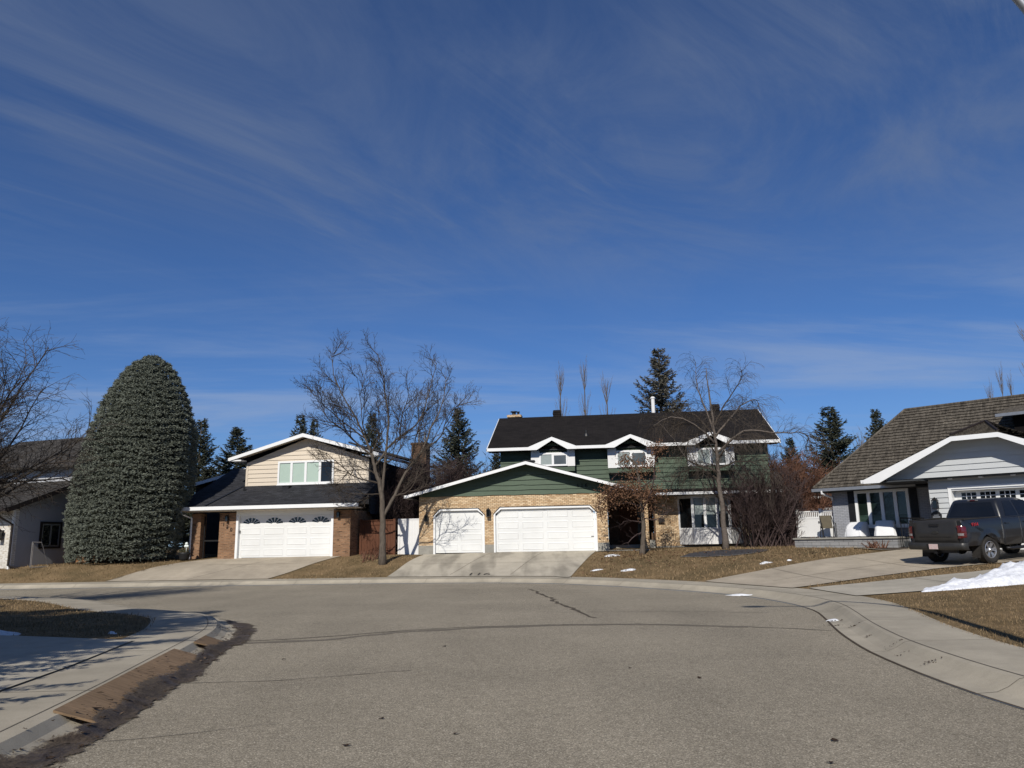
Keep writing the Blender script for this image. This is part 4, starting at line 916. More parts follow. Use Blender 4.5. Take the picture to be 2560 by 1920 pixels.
m=MB(); courses(m,[(-1.4,gb),(5.6,gb),(5.6,.5),(cr_,gt-.05),(cl,gt-.05),(-1.4,.40)],(0,-.5,0),X,Z,-Y,.215,.034); m.prism([(-1.4,gb),(5.6,gb),(5.6,.5),(cr_,gt-.08),(cl,gt-.08),(-1.4,.38)],-.48,-.3); m.build('gable_wall',MAT['greyside'],gry)
m=MB(); m.box(-1.6,6.2,-.47,.0,.11,.155); m.box(-1.7,0,-1.1,1.9,.05,.10); m.build('garage_soffit',MAT['dark_soffit_and_shade'],gry)
for k in range(5): m=MB(); m.lathe([(.085,.065),(.085,.11),(.04,.115)],14,c=(-.2+k*1.05,-.26,0)); m.build('downlight',MAT['whitetrim'],gry)
# small upper dormer roof at the right
m=MB(); m.slab([(2.15,2.3,2.70),(7,2.3,2.70),(7,5.5,3.5),(2.15,5.5,3.5)],.08); m.build('dormer_roof',MAT['shake'],gry)
m=MB(); m.box(2.1,7,2.2,2.295,2.58,2.70); m.build('dormer_gutter',MAT['galv'],gry)
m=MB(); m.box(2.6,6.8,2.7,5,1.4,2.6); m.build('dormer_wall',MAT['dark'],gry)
lantern(gry,.20,-.026,-.76,1.35)
m=MB(); m.prism([(-.04,-1.42),(.34,-1.42),(.34,-1.24),(.27,-1.14),(.15,-1.10),(.03,-1.14),(-.04,-1.24)],-.05,-.027); hp=m.build('number_plaque',MAT['black'],gry)
m=MB(); m.box(.02,.28,-.056,-.051,-1.36,-1.31); m.box(.06,.24,-.056,-.051,-1.28,-1.25); m.build('plaque_relief',MAT['galv'],hp)
m=MB(); m.tube([(-4.85,1.27,.0),(-4.85,1.27,-.12),(-4.68,1.93,-.30),(-4.68,1.93,-.42)],.045,6); m.build('downspout',MAT['whitetrim'],gry)
# raised porch
m=MB(); m.box(-6.0,-1.62,.62,2.0,zf,-2.13); m.box(-6.62,-4.75,2.0,2.6,zf,-2.13)
m.build('porch_wall',MAT['stone_grey'],gry)
m=MB(); m.box(-6.05,-1.58,.55,1.998,-2.128,-2.06); m.box(-6.64,-4.73,2.0,2.6,-2.128,-2.06); m.build('porch_slab',MAT['found'],gry)
m=MB()
for k in range(3): m.box(-1.62+.001,-.35,.75+.3*k,2,zf,-2.62+.18*k)
m.build('porch_step',MAT['dark_soffit_and_shade'],gry)
def rl_(u,v,z): c,s=math.cos(R(45)),math.sin(R(45)); return (16.346+u*c+v*s,30.5-u*s+v*c,3.521+z)
# railing by the steps
rr=empty('step_railing','dark metal railing beside the porch steps behind the truck tailgate','railing',rl_(-1.45,.7,-2.06),-R(45))
m=MB(); m.tube([(0,0,-.5),(0,0,.75)],.02,6); m.tube([(.9,0,-.6),(.9,0,.7)],.02,6); m.tube([(0,0,.74),(.9,0,.70)],.022,6); m.build('rail',MAT['black'],rr)
m=MB()
for k in range(1,7): m.tube([(k*.128,0,-.45),(k*.128,0,.73)],.009,5)
m.build('baluster',MAT['black'],rr)
# white gate/fence at the left of the grey house
vf=empty('vinyl_gate','white vinyl gate with slatted top beside the grey house porch','gate',rl_(-6.60,2.25,-2.06),-R(45))
def slatted(m,a,b,z0,zm,z1):
    m.box(a,b,.0,.03,z0,zm); m.box(a,b,-.015,.045,zm,zm+.08); m.box(a,b,-.015,.045,z1-.06,z1)
    n=int((b-a)/.085)
    for k in range(n): m.box(a+(k+.25)*(b-a)/n,a+(k+.75)*(b-a)/n,.004,.026,zm+.08,z1-.06)
    for k in range(int((b-a)/.15)): m.box(a+k*.15,a+k*.15+.006,-.003,.0,z0,zm)
m=MB(); slatted(m,.12,1.12,.04,.86,1.22); m.build('panel',MAT['white'],vf); m=MB(); slatted(m,1.26,1.80,.04,.86,1.22); m.build('panel',MAT['white'],vf)
for a in (0,1.13):
    m=MB(); m.box(a,a+.12,-.04,.08,-.3,1.27); m.box(a-.015,a+.135,-.055,.095,1.27,1.31); m.build('post',MAT['white'],vf)
m=MB(); m.box(1.06,1.10,-.04,-.002,.66,.74); m.build('latch',MAT['black'],vf)
# chairs on the porch
ch=empty('patio_chair','brown sling patio chair on the grey house porch in front of the white gate','chair',rl_(-4.75,1.3,-2.06),-R(45)+R(35))
m=MB(); m.tube([(-.25,.25,.95),(-.25,-.22,.40),(-.25,-.30,0)],.016,6); m.tube([(.25,.25,.95),(.25,-.22,.40),(.25,-.30,0)],.016,6)
for s in (-1,1): m.tube([(s*.29,-.30,.40),(s*.29,-.32,.62),(s*.29,.10,.64)],.018,6); m.tube([(s*.27,.06,.5),(s*.27,.25,0)],.016,6); m.tube([(s*.29,-.3,.4),(s*.29,-.32,0)],.016,6)
m.build('frame',MAT['black'],ch)
m=MB(); m.add([(-.25,.27,.97),(.25,.27,.97),(.25,.12,.42),(-.25,.12,.42),(-.25,-.30,.40),(.25,-.30,.40)],[(0,1,2,3),(3,2,5,4)]); m.add([(-.25,.29,.97),(.25,.29,.97),(.25,.14,.40),(-.25,.14,.40)],[(3,2,1,0)]); m.build('sling',MAT['sling'],ch)
def covered(u,v,label,rot,w=.74,h=.64,seed=1):
    o=empty('covered_chair',label,'covered chair',rl_(u,v,-2.06),-R(45)+rot,'covered chairs on the grey house porch'); r=random.Random(seed)
    m=MB(); n=40; prof_=[(0,1),(.6,1.01),(.9,.985),(.97,.9),(1.0,.6),(1.04,.3),(1.09,.05)]; vs=[]
    for t,z in prof_:
        for k in range(n):
            a=6.283*k/n; ca,sa=math.cos(a),math.sin(a); p=.30
            x=w/2*t*abs(ca)**p*(1 if ca>0 else -1); y=w/2*t*abs(sa)**p*(1 if sa>0 else -1)
            fold=1+.05*math.sin(a*7+seed)*(1-z)+.02*math.sin(a*17); zz=z*h
            if y<0 and z>.5: zz*=1-.42*max(0,min(1,(-y/(w/2)-.15)/.75))      # lower at the seat front
            vs.append((x*fold,y*fold,max(.03,zz+.02*noise.noise((x*4,y*4,seed)))))
    m.add(vs,[(i*n+k,(i+1)*n+k,(i+1)*n+(k+1)%n,i*n+(k+1)%n) for i in range(len(prof_)-1) for k in range(n)]); m.build('cover',MAT['cloth'],o,True)
    m=MB()
    for a in (-1,1):
        for b in (-1,1): m.tube([(a*w*.42,b*w*.42,0),(a*w*.4,b*w*.4,.4)],.02,6)
    m.build('leg',MAT['black'],o); return o
covered(-3.45,1.25,'left chair under a white cloth cover, next to the brown chair',R(-8),seed=1)
covered(-2.25,1.2,'right chair under a white cloth cover, nearest the truck',R(14),.76,.67,seed=3)
# ================================================================== pale house (far left)
pal=empty('pale_house','pale house at the left edge with white brick front and dark grey roofs','house',(-23.16,36,.664),-R(18))
m=MB(); m.box(-9,-.0,0,.25,-.8,2.75); m.build('brick_wall',MAT['brick_white'],pal)
m=MB(); m.add([(0,.25,-.8),(0,8,-.8),(0,8,3.3),(0,4.1,4.36),(0,.25,2.95)],[(0,1,2,3,4)]); m.add([(-.2,.25,-.8),(-.2,8,-.8),(-.2,8,3.3),(-.2,4.1,4.36),(-.2,.25,2.95)],[(4,3,2,1,0)])
m.build('side_wall',MAT['greywall'],pal)
m=MB(); m.box(-.06,.04,-.05,.04,-.8,2.7); m.build('corner_board',MAT['whitetrim'],pal)
sl2=.376
m=MB(); m.slab([(-9.3,-.75,2.78),(.42,-.75,2.78),(.42,4.1,2.78+sl2*4.85),(-9.3,4.1,2.78+sl2*4.85)],.1); m.slab([(-9.3,4.1,2.78+sl2*4.85),(.42,4.1,2.78+sl2*4.85),(.42,8.6,3.2),(-9.3,8.6,3.2)],.1); m.build('lower_roof',MAT['shingle_grey'],pal)
m=MB(); m.add([(.43,-.75,2.56),(.43,4.1,2.56+sl2*4.85),(.43,4.1,2.77+sl2*4.85),(.43,-.75,2.77)],[(0,1,2,3)]); m.add([(.46,-.75,2.56),(.46,4.1,2.56+sl2*4.85),(.46,4.1,2.77+sl2*4.85),(.46,-.75,2.77)],[(0,1,2,3)]); m.box(-9.3,.46,-.86,-.755,2.62,2.78); m.build('gutter',MAT['darktrim'],pal)
m=MB(); m.tube([(.0,-.8,2.62),(.05,-.8,2.4),(.06,-.10,2.05),(.06,-.10,.2),(.5,.3,-.02)],.05,6); m.build('downspout',MAT['darktrim'],pal)
m=MB(); m.box(-.01,.05,1.40,1.50,.93,2.20); m.box(-.01,.05,2.50,2.60,.93,2.20); m.box(-.01,.05,1.50,2.50,.93,1.02); m.box(-.01,.05,1.50,2.50,2.10,2.20); w=m.build('window',MAT['darktrim'],pal)
m=MB(); m.box(-.01,.04,1.50,1.56,1.02,2.10); m.box(-.01,.04,2.44,2.50,1.02,2.10); m.box(-.01,.04,1.96,2.04,1.02,2.10); m.box(-.01,.04,1.56,2.44,2.04,2.10); m.box(-.01,.04,1.56,2.44,1.02,1.08); m.build('sash',MAT['galv'],w)
m=MB(); m.box(.0,.02,1.56,2.44,1.08,2.04); m.build('pane',MAT['glass'],w)
m=MB(); m.box(-10,-.35,3.3,9,3.2,5.15); m.build('upper_wall',MAT['stucco'],pal)
m=MB(); a=[(-10.6,2.7,5.05),(.25,2.7,5.05),(.25,9.6,5.05),(-10.6,9.6,5.05)]; r0,r1=(-7.5,6.1,7.0),(-2.6,6.1,7.0)
m.slab([a[0],a[1],r1,r0],.1); m.slab([a[1],a[2],r1],.1); m.slab([a[2],a[3],r0,r1],.1); m.slab([a[3],a[0],r0],.1); m.build('upper_roof',MAT['shingle_grey'],pal)
lantern(pal,-.55,0,1.65,1.5)
# hockey net against the pale house
hn=empty('hockey_net','small hockey net frame with white cord beside the pale house wall','hockey net',(-22.35,36.3,H1(-22.35,36.3)),R(-60))
m=MB(); m.tube([(-.75,0,0),(-.75,0,1.12),(.75,0,1.12),(.75,0,0)],.016,6); m.tube([(-.75,0,0),(-.6,.7,0),(.6,.7,0),(.75,0,0)],.02,6); m.tube([(-.75,0,1.12),(-.6,.35,1.1),(.6,.35,1.1),(.75,0,1.12)],.02,6); m.build('frame',MAT['net'],hn)
m=MB()
for k in range(13): u=-.6+1.2*k/12; m.tube([(u,.35,1.1),(u,.7,0)],.006,3)
for k in range(9): t=k/8; m.tube([(-.6,.35+.35*t,1.1*(1-t)),(.6,.35+.35*t,1.1*(1-t))],.006,3)
m.tube([(-.45+.16*math.cos(R(a)),-.01,.9+.16*math.sin(R(a))) for a in range(0,361,24)],.012,4); m.build('netting',MAT['net'],hn)
# short wooden fence behind the clipped spruce
fb=empty('board_fence','low brown board fence at the foot of the clipped spruce','fence',(-21.9,39.2,H1(-21.9,39.2)-.05),R(-8))
m=MB()
for k in range(20): m.box(k*.15,k*.15+.142,0,.02,0,.85+.01*(k%3))
m.build('boards',MAT['woodtan'],fb)
# low house glimpsed behind the vinyl gate
bh=empty('background_house','grey low house glimpsed behind the vinyl gate and russet shrub','house',(17.6,45.5,1.1),-R(30))
m=MB(); m.box(-1.5,6,0,5,-.5,2.6); m.build('wall',MAT['stucco'],bh)
m=MB(); m.slab([(-2.0,-.6,2.65),(6.5,-.6,2.65),(6.5,2.5,3.9),(-2.0,2.5,3.9)],.1); m.slab([(-2,2.5,3.9),(6.5,2.5,3.9),(6.5,5.6,2.65),(-2,5.6,2.65)],.1); m.build('roof',MAT['shingle_grey'],bh)
m=MB(); m.box(-2.02,6.5,-.7,-.605,2.55,2.66); m.build('gutter',MAT['whitetrim'],bh)
# ------------------------------------------------------------------ trees
def rvec(r): return Vector((r.gauss(0,1),r.gauss(0,1),r.gauss(0,1))).normalized()
def branch(r,p,d,L,nseg,wob,trop,bend=0):
    pts=[Vector(p)]; d=Vector(d).normalized()
    for i in range(nseg):
        d=(d+rvec(r)*wob+Z*trop*(1+bend*i)).normalized(); pts.append(pts[-1]+d*(L/nseg))
    return pts
def lerp_pt(pts,t):
    f=t*(len(pts)-1);i=min(int(f),len(pts)-2); return pts[i].lerp(pts[i+1],f-i),(pts[i+1]-pts[i]).normalized()
def twigs(mb,r,pts,rad,level,spec):
    """children along a limb; spec per level: (n per metre, length, length falloff, angle, tropism, radius, wobble)"""
    if level>=len(spec): return
    dens,L,fall,ang,trop,rr,wob,t0=spec[level]
    tot=sum((b-a).length for a,b in zip(pts,pts[1:])); n=max(1,int(dens*tot+r.random()))
    for k in range(n):
        t=t0+(1-t0)*(k+r.random())/n; p,d=lerp_pt(pts,min(t,.999))
        side=d.cross(rvec(r)); 
        if side.length<.05: continue
        side.normalize(); dd=(d*math.cos(ang)+side*math.sin(ang)).normalized(); l=L*(1-fall*t)*r.uniform(.55,1.25)
        q=branch(r,p,dd,l,4 if level<2 else 3,wob,trop,.25 if trop<0 else 0)
        m=len(q); mb.tube(q,[max(.0035,rr*(1-.75*i/(m-1))) for i in range(m)],4 if level==0 else 3,False)
        twigs(mb,r,q,rr,level+1,spec)
def smooth(pts,r=None,w=0):
    pts=[Vector(p) for p in pts]; o=[]
    P=[pts[0]*2-pts[1]]+pts+[pts[-1]*2-pts[-2]]
    for i in range(1,len(P)-2):
        for k in range(4):
            t=k/4;a,b,c,d=P[i-1:i+3]
            v=.5*((2*b)+(c-a)*t+(2*a-5*b+4*c-d)*t*t+(3*b-a-3*c+d)*t**3)
            o.append(v+(rvec(r)*w if r and not(i==1 and k==0) else Vector((0,0,0))))
    o.append(pts[-1]); return o
def bare_tree(name,label,loc,limbs,r0s,spec,seed,depth,bark,twig,group=None,wob=.02):
    r=random.Random(seed); root=empty(name,label,'tree',loc,0,group); tr=MB(); cr_=MB()
    for i,(L,r0) in enumerate(zip(limbs,r0s)):
        dz=depth[i]; n=len(L); tot=max(1e-6,L[-1][2]-L[0][2])
        P=[]; b0=depth_start(limbs,depth,i)
        for k,p in enumerate(L): P.append((p[0],b0+dz*k/(n-1),p[2]))
        q=smooth(P,r,wob); m=len(q); r1=max(.008,r0*.10)
        rad=[r0+(r1-r0)*(k/(m-1))**.85 for k in range(m)]
        if i==0:
            r1=r0*.40 if len(L)<8 else r1; rad=[r0+(r1-r0)*(k/(m-1))**(.8 if len(L)<8 else .95) for k in range(m)]; rad[0]*=1.35; rad[1]*=1.12; q[0]=q[0]-Z*.15
        (tr if r0>.05 else cr_).tube(q,rad,8 if r0>.08 else 6)
        if i: twigs(cr_,r,q,r0,0,spec)
        limbs[i]=L; STARTS[(id(limbs),i)]=P
    tr.build('trunk',MAT[bark],root,True); cr_.build('crown',MAT[twig],root); return root
STARTS={}
def depth_start(limbs,depth,i):
    """depth (y) of the parent limb where limb i leaves it"""
    if i==0: return 0.0
    p=limbs[i][0]; best=(9,0)
    for j in range(i):
        for q0,q1 in zip(STARTS[(id(limbs),j)],STARTS[(id(limbs),j)][1:]):
            for k in range(9):
                t=k/8; x=q0[0]+(q1[0]-q0[0])*t; z=q0[2]+(q1[2]-q0[2])*t; d=math.hypot(x-p[0],z-p[2])
                if d<best[0]: best=(d,q0[1]+(q1[1]-q0[1])*t)
    return best[1]
P3=lambda L:[(a,0,b) for a,b in L]
TS=lambda L,k,zc,kx:[(a*kx,0,b if b<zc else zc+(b-zc)*k) for a,b in L]
T1=[TS(l,.90,4.0,.89) for l in [
 [(.02,0),(-.02,1.42),(-.06,2.67),(-.2,3.52),(-.45,4.2),(-.68,5.1)],
 [(-.68,5.1),(-1.2,6.32),(-1.56,7.07),(-2.02,7.87),(-2.48,8.86),(-2.59,9.76),(-2.47,10.12)],
 [(-.10,3.0),(-.03,3.93),(.07,5.21),(.13,6.95),(-.11,8.46),(-.22,9.4),(-.59,10.59)],
 [(-.5,4.4),(.32,5.6),(1.17,6.28),(1.73,6.92),(2.11,8.15),(2.5,9.76),(2.55,10.12)],
 [(-.04,2.0),(.56,3.08),(1.06,4.08),(1.91,5.22),(2.34,6.38),(2.77,7.25),(3.07,8.4),(3.12,9.7)],
 [(1.15,4.08),(1.35,4.97),(1.56,6.49),(1.9,7.53),(2.24,8.41)],
 [(-.66,5.0),(-1.62,5.76),(-2.15,6.29),(-2.94,6.87),(-3.48,7.46),(-3.91,8.35)],
 [(-1.02,5.88),(-1.81,6.46),(-2.52,7.09),(-2.96,7.53),(-3.47,8.43)],
 [(-.94,6.0),(-1.03,6.53),(-1.08,7.85),(-1.17,8.75)],
 [(.74,6.0),(.86,6.94),(1.2,7.81),(1.37,8.61)],
 [(2.0,5.3),(2.9,5.9),(3.33,6.89),(4.25,7.76)],
 [(-.25,3.6),(-1.4,3.87),(-2.1,4.48),(-2.63,4.96)],
 [(-.38,4.0),(-1.0,4.3),(-1.9,4.3),(-2.3,4.0)],
 [(.0,4.6),(.7,4.9),(1.2,5.9),(1.3,7.0)],
 [(-.13,3.1),(-.9,3.1),(-1.4,3.4),(-1.9,3.2)],[(.5,3.0),(1.3,3.2),(1.9,3.9),(2.6,4.1)],[(-.68,5.1),(-.4,6.2),(-.5,7.4),(-.9,8.3)]]]
bare_tree('bare_tree','large bare tree with forked grey trunk before the white fence panel',(-5.95,35.3,H1(-5.95,35.3)),T1,
 [.165,.062,.082,.058,.088,.046,.05,.042,.036,.036,.042,.042,.032,.032,.032,.036,.036],
 [(1.7,2.1,.62,.62,.10,.022,.07,.10),(6.4,.90,.45,.68,.08,.0115,.08,.08),(7.2,.40,.3,.75,.05,.008,.09,.10),(5.5,.17,.2,.8,.03,.007,.1,.15)],11,[.1,-1.2,.5,1.3,.9,2.0,.8,-2.0,-1.4,-.9,-1.0,-1.3,1.0,-1.5,-1.4,-1.0,1.6],'bark','twig')
BI=[TS(l,.975,3.1,1.0) for l in [
 [(0,0),(-.02,1.7),(-.09,3.15),(-.09,4.32),(-.16,5.52),(-.19,6.72),(-.30,7.8),(-.34,8.7)],
 [(-.17,3.6),(-1.01,3.93),(-1.51,4.35),(-1.98,5.31),(-2.54,6.04)],
 [(-.07,5.88),(.38,6.84),(.99,7.74),(1.1,8.36)],
 [(-.09,5.28),(.88,6.34),(1.47,6.94),(2.15,7.17),(2.45,6.55)],
 [(-.16,5.52),(-.51,6.85),(-.74,7.96),(-.66,9.14)],
 [(-.14,4.92),(-1.12,5.83),(-2.29,6.16),(-3.21,5.69)],
 [(-.05,4.5),(1.24,5.49),(2.71,5.34),(3.89,5.32),(4.21,4.84)],
 [(-.08,3.73),(.83,4.01),(1.68,3.7),(2.08,2.82)],
 [(-.09,3.15),(-.96,3.75),(-1.86,3.47),(-2.4,2.32)],
 [(-.1,4.2),(.5,5.0),(1.1,5.2),(1.7,4.6)],[(-.1,4.4),(-.8,5.1),(-1.6,5.0),(-2.0,4.2)],[(-.15,5.2),(-.8,6.4),(-1.4,6.7),(-1.8,6.2)],
 [(-.09,4.0),(.4,4.6),(.9,4.5),(1.3,3.5)],[(-.1,3.5),(-.5,3.9),(-1.0,3.6),(-1.3,2.6)]]]
bare_tree('weeping_birch','tall bare weeping tree in the dark gravel bed before the bay window',(9.70,36.2,H1(9.70,36.2)),BI,
 [.135,.055,.045,.055,.055,.055,.06,.045,.045,.036,.036,.036,.032,.032],
 [(6.2,1.05,.35,.85,.02,.012,.12,.06),(8,.78,.2,.6,-.20,.006,.10,.08),(3.6,.42,.2,.4,-.30,.0045,.08,.2)],23,[.0,.8,-1.0,.9,.6,-1.0,-.5,-1.2,1.0,-2.0,-1.6,1.7,1.8,-1.6],'bark2','twig',None,.03)
SM=[P3(l) for l in [
 [(0,0),(.1,.8),(.12,1.58),(.06,2.74),(-.06,3.92),(-.45,4.4)],
 [(.06,.95),(-.27,.84),(-.63,.57),(-.98,.46)],[(.11,1.87),(.67,3.02),(.92,4.5),(1.14,5.09)],
 [(.08,2.45),(-.81,3.05),(-1.6,2.48),(-2.09,1.91)],[(.12,2.1),(-.55,2.29),(-1.38,2.01)],[(.1,2.2),(.63,2.44),(1.2,2.14)],
 [(.1,1.6),(.6,1.5),(1.2,1.9)],[(.1,1.4),(-.5,1.5),(-1.0,1.2)],[(.0,3.3),(-.7,3.7),(-1.3,3.2)],[(.1,2.9),(.7,3.3),(1.3,3.1)]]]
sm=bare_tree('small_tree','small tree hung with dead brown leaves before the green house entry',(5.64,35.0,H1(5.64,35.0)),SM,
 [.125,.035,.05,.045,.035,.035,.03,.03,.035,.035],[(4.5,.6,.3,.8,.02,.009,.16,.15),(5,.3,.2,.7,.0,.005,.16,.2)],31,[0,-.8,.5,-.6,.8,.7,-1.0,1.0,.9,-.9],'bark','twig_pur')
r=random.Random(8); m=MB()
for (cx,cy,cz,sx,sy,sz,n) in [(-.6,0,2.9,.75,.7,.32,520),(-1.35,-.3,2.55,.55,.5,.38,420),(-.1,.3,3.6,.5,.5,.5,420),(.0,-.4,2.6,.7,.7,.35,420),(-1.75,-.4,2.0,.3,.3,.4,150),(.6,.4,4.0,.38,.4,.42,200),(1.0,.3,4.75,.38,.4,.32,230),(.75,.3,2.75,.5,.5,.3,200),(.3,0,2.0,.7,.6,.4,170),(-.55,.2,4.15,.35,.35,.3,150)]:
    for k in range(int(n*1.9)):
        p=Vector((cx+r.gauss(0,sx*.6),cy+r.gauss(0,sy*.6),cz+r.gauss(0,sz*.6))); a=rvec(r)*.042; b=a.cross(rvec(r)).normalized()*.028; m.add([p-a,p+b,p+a-Z*.01,p-b],[(0,1,2,3)])
m.build('dead_leaves',MAT['brownleaf'],sm)
m=MB(); P_=[]
for k in range(900):
    if k<450: P_.append((5.6+r.gauss(0,1.6),34.6+r.gauss(0,1.1)))
    else: P_.append((r.uniform(2.5,13),r.uniform(29,35)))
P_=[q for q in P_ if inside(np.array([q[0]]),np.array([q[1]]),[(2.3,30.2),(4.2,36.6),(8,38),(13,36),(13,30.2),(8.2,27.2),(5,27.5)])[0]]
zs=hgt([q[0] for q in P_],[q[1] for q in P_])
for (x_,y_),z_ in zip(P_,zs):
    a_=r.uniform(0,6.28); s_=.045; u_=Vector((math.cos(a_)*s_,math.sin(a_)*s_,r.uniform(-.01,.02))); v_=Vector((-math.sin(a_)*s_*.7,math.cos(a_)*s_*.7,r.uniform(-.01,.02))); c_=Vector((x_,y_,float(z_)+.05)); m.add([c_-u_,c_+v_,c_+u_,c_-v_],[(0,1,2,3)])
tag(m.build('fallen_leaves',MAT['brownleaf']),'fallen brown leaves scattered on the green house lawn','leaf litter',kind='stuff')
# bare tree whose branches enter at the left edge
r=random.Random(41); root=empty('bare_tree','spreading bare tree at the left edge reaching over the pale house','tree',(-15.3,20.8,H1(-15.3,20.8))); tr=MB(); cw=MB()
q=smooth([(0,0,-.15),(.1,0,1.0),(.05,.1,2.0)],r,.01); tr.tube(q,[.21]*3+[.19]*(len(q)-3),8)
for k in range(24):
    a=r.uniform(0,6.28) if k>13 else r.uniform(-1.2,1.2); el=r.uniform(.12,1.35)
    d=Vector((math.cos(a)*math.cos(el),math.sin(a)*math.cos(el),math.sin(el))); L=r.uniform(3.3,4.6)*(1.06 if el>.8 else .95)
    p=branch(r,(.05,.1,1.8+r.random()*1.2),d,L,7,.13,.04); mm=len(p); (tr if k<4 else cw).tube(p,[.055*(1-.85*i/(mm-1)) for i in range(mm)],6,False)
    twigs(cw,r,p,.05,0,[(4.4,1.35,.4,.7,.0,.014,.14,.12),(5.2,.72,.3,.75,-.02,.0075,.15,.12),(4.2,.36,.2,.7,-.05,.0048,.15,.2)])
q=smooth([(.05,.1,2.0),(-.1,.2,3.3),(.1,.1,4.8),(.0,0,6.0)],r,.02); tr.tube(q,[.16-.14*i/(len(q)-1) for i in range(len(q))],7); twigs(cw,r,q,.05,0,[(2.6,1.7,.4,.7,.06,.020,.15,.2),(3.6,.7,.3,.75,.0,.0095,.16,.15),(3,.34,.2,.7,.0,.0055,.16,.2)])
tr.build('trunk',MAT['bark'],root,True); cw.build('crown',MAT['twig'],root)
# clipped dome spruce
r=random.Random(3)
ds=empty('clipped_spruce','huge dome shaped clipped blue spruce between the pale and tan houses','tree',(-19.1,38.0,H1(-19.1,38.0)-.02))
prof_s=[(0,2.32),(.10,2.5),(.2,2.56),(.33,2.62),(.5,2.55),(.64,2.35),(.77,1.90),(.86,1.48),(.93,1.04),(.97,.68),(1.0,.18)]
HS=10.25
def rs(t): return float(np.interp(t,[p[0] for p in prof_s],[p[1] for p in prof_s]))
def cxs(t): return .0+.62*min(1,t*1.5)+.18*t
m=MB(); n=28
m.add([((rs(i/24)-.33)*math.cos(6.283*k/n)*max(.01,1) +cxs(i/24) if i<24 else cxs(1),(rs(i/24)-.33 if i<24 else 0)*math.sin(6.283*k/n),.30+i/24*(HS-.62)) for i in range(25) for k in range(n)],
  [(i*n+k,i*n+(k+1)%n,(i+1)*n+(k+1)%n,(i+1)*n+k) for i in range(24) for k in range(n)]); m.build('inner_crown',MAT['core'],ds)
m=MB(); m.lathe([(.24,-.3),(.2,1.0)],8,c=(0,0,0)); m.build('trunk',MAT['bark'],ds)
m=MB(); cnt=0
def spray(m,p,d,L,W,r,n=5,up=.0):
    """a small spruce branchlet: side needles fanned around an axis"""
    d=d.normalized(); s=d.cross(Z); s=s.normalized() if s.length>.05 else X; u=s.cross(d)
    for k in range(n):
        t=k/(n-1) if n>1 else 0; a=r.uniform(-1,1)*1.35; b=r.uniform(-.8,.8)
        dd=(d*.55+s*math.sin(a)*1.0+u*b*.6).normalized(); q=p+d*L*t*.75; l=L*(.55-.25*t)*r.uniform(.7,1.3); ww=dd.cross(rvec(r)).normalized()*W
        m.add([q-ww,q+ww,q+dd*l],[(0,1,2)])
for k in range(58000):
    t=(r.random()**.92); a=r.uniform(0,6.283)
    if math.sin(a)>.55 and r.random()<.6: continue
    lay=.5+.5*math.sin(t*HS*6.283/.36+1.6*noise.noise((math.cos(a)*3.5,math.sin(a)*3.5,t*7))*2.2+math.sin(a*5)*1.2)
    lump=noise.noise((math.cos(a)*2.4,math.sin(a)*2.4,t*6.5))*.16+noise.noise((math.cos(a)*6,math.sin(a)*6,t*17))*.10
    if lay<.25 and r.random()<.5: continue
    rad=rs(t)-.17+.12*lay+lump*(1-.4*t)+r.uniform(-.07,.05); 
    if t>.97: rad*=.9
    slope=.25+max(0,(t-.55))*1.9
    p=Vector((cxs(t)+rad*math.cos(a),rad*math.sin(a),.12+t*(HS-.25)-.10*(1-lay))); d=Vector((math.cos(a),math.sin(a),slope*.6-.25+r.uniform(-.5,.4)))+rvec(r)*.55
    spray(m,p,d,.165*r.uniform(.75,1.3),.0195,r,6)
m.build('crown',MAT['needle_blue'],ds); ds.scale=(1.0,1.0,1.0)
# natural spruces behind the houses: two kinds, then copies
def spruce(name,label,loc,Hh,Rr,seed,mat,group,dens=1.0):
    r=random.Random(seed); root=empty(name,label,'tree',loc,0,group); tr=MB(); cw=MB()
    tr.tube([(0,0,-.3),(0,0,Hh*.5),(0,0,Hh)],[.02*Hh,.012*Hh,.01],6); z=.06*Hh
    while z<Hh*.985:
        t=z/Hh; L0=Rr*(1-t)**.85*(1 if t>.12 else .7+2.5*t)+.12; nb=int((6+5*(1-t))*dens)
        for k in range(nb):
            a=r.uniform(0,6.283); L=L0*r.uniform(.55,1.15); dr=-.30+.75*t+r.uniform(-.12,.12)
            d=Vector((math.cos(a),math.sin(a),dr)); p=branch(r,(0,0,z+r.uniform(-.1,.1)),d,L,5,.06,.05,.6)
            ns=max(6,int(L*15))
            for j in range(ns):
                tt=(j+r.random())/ns
                if tt<.12: continue
                q,dd=lerp_pt(p,min(.999,tt)); s=dd.cross(Z); s=s.normalized() if s.length>.05 else X
                e=(dd*.7+s*r.choice((-1,1))*r.uniform(.2,1)-Z*r.uniform(0,.55)).normalized(); spray(cw,q,e,.46*(1-.35*tt)*(Hh/11)**.5,.042,r,5)
        z+=.026*Hh
    tr.build('trunk',MAT['bark'],root); cw.build('crown',MAT[mat],root); return root
gz=lambda x,y:H1(x,y)
GS='spruces behind the houses'
sA=spruce('spruce_tree','tall greyish spruce rising behind the green house roof',(10.6,54,gz(10.6,54)),13.9,5.4,51,'needle_grey',GS,1.15)
sB=spruce('spruce_tree','dark spruce just right of the clipped dome spruce',(-21.3,52,gz(-21.3,52)),8.9,3.2,52,'needle_dark',GS,1.2)
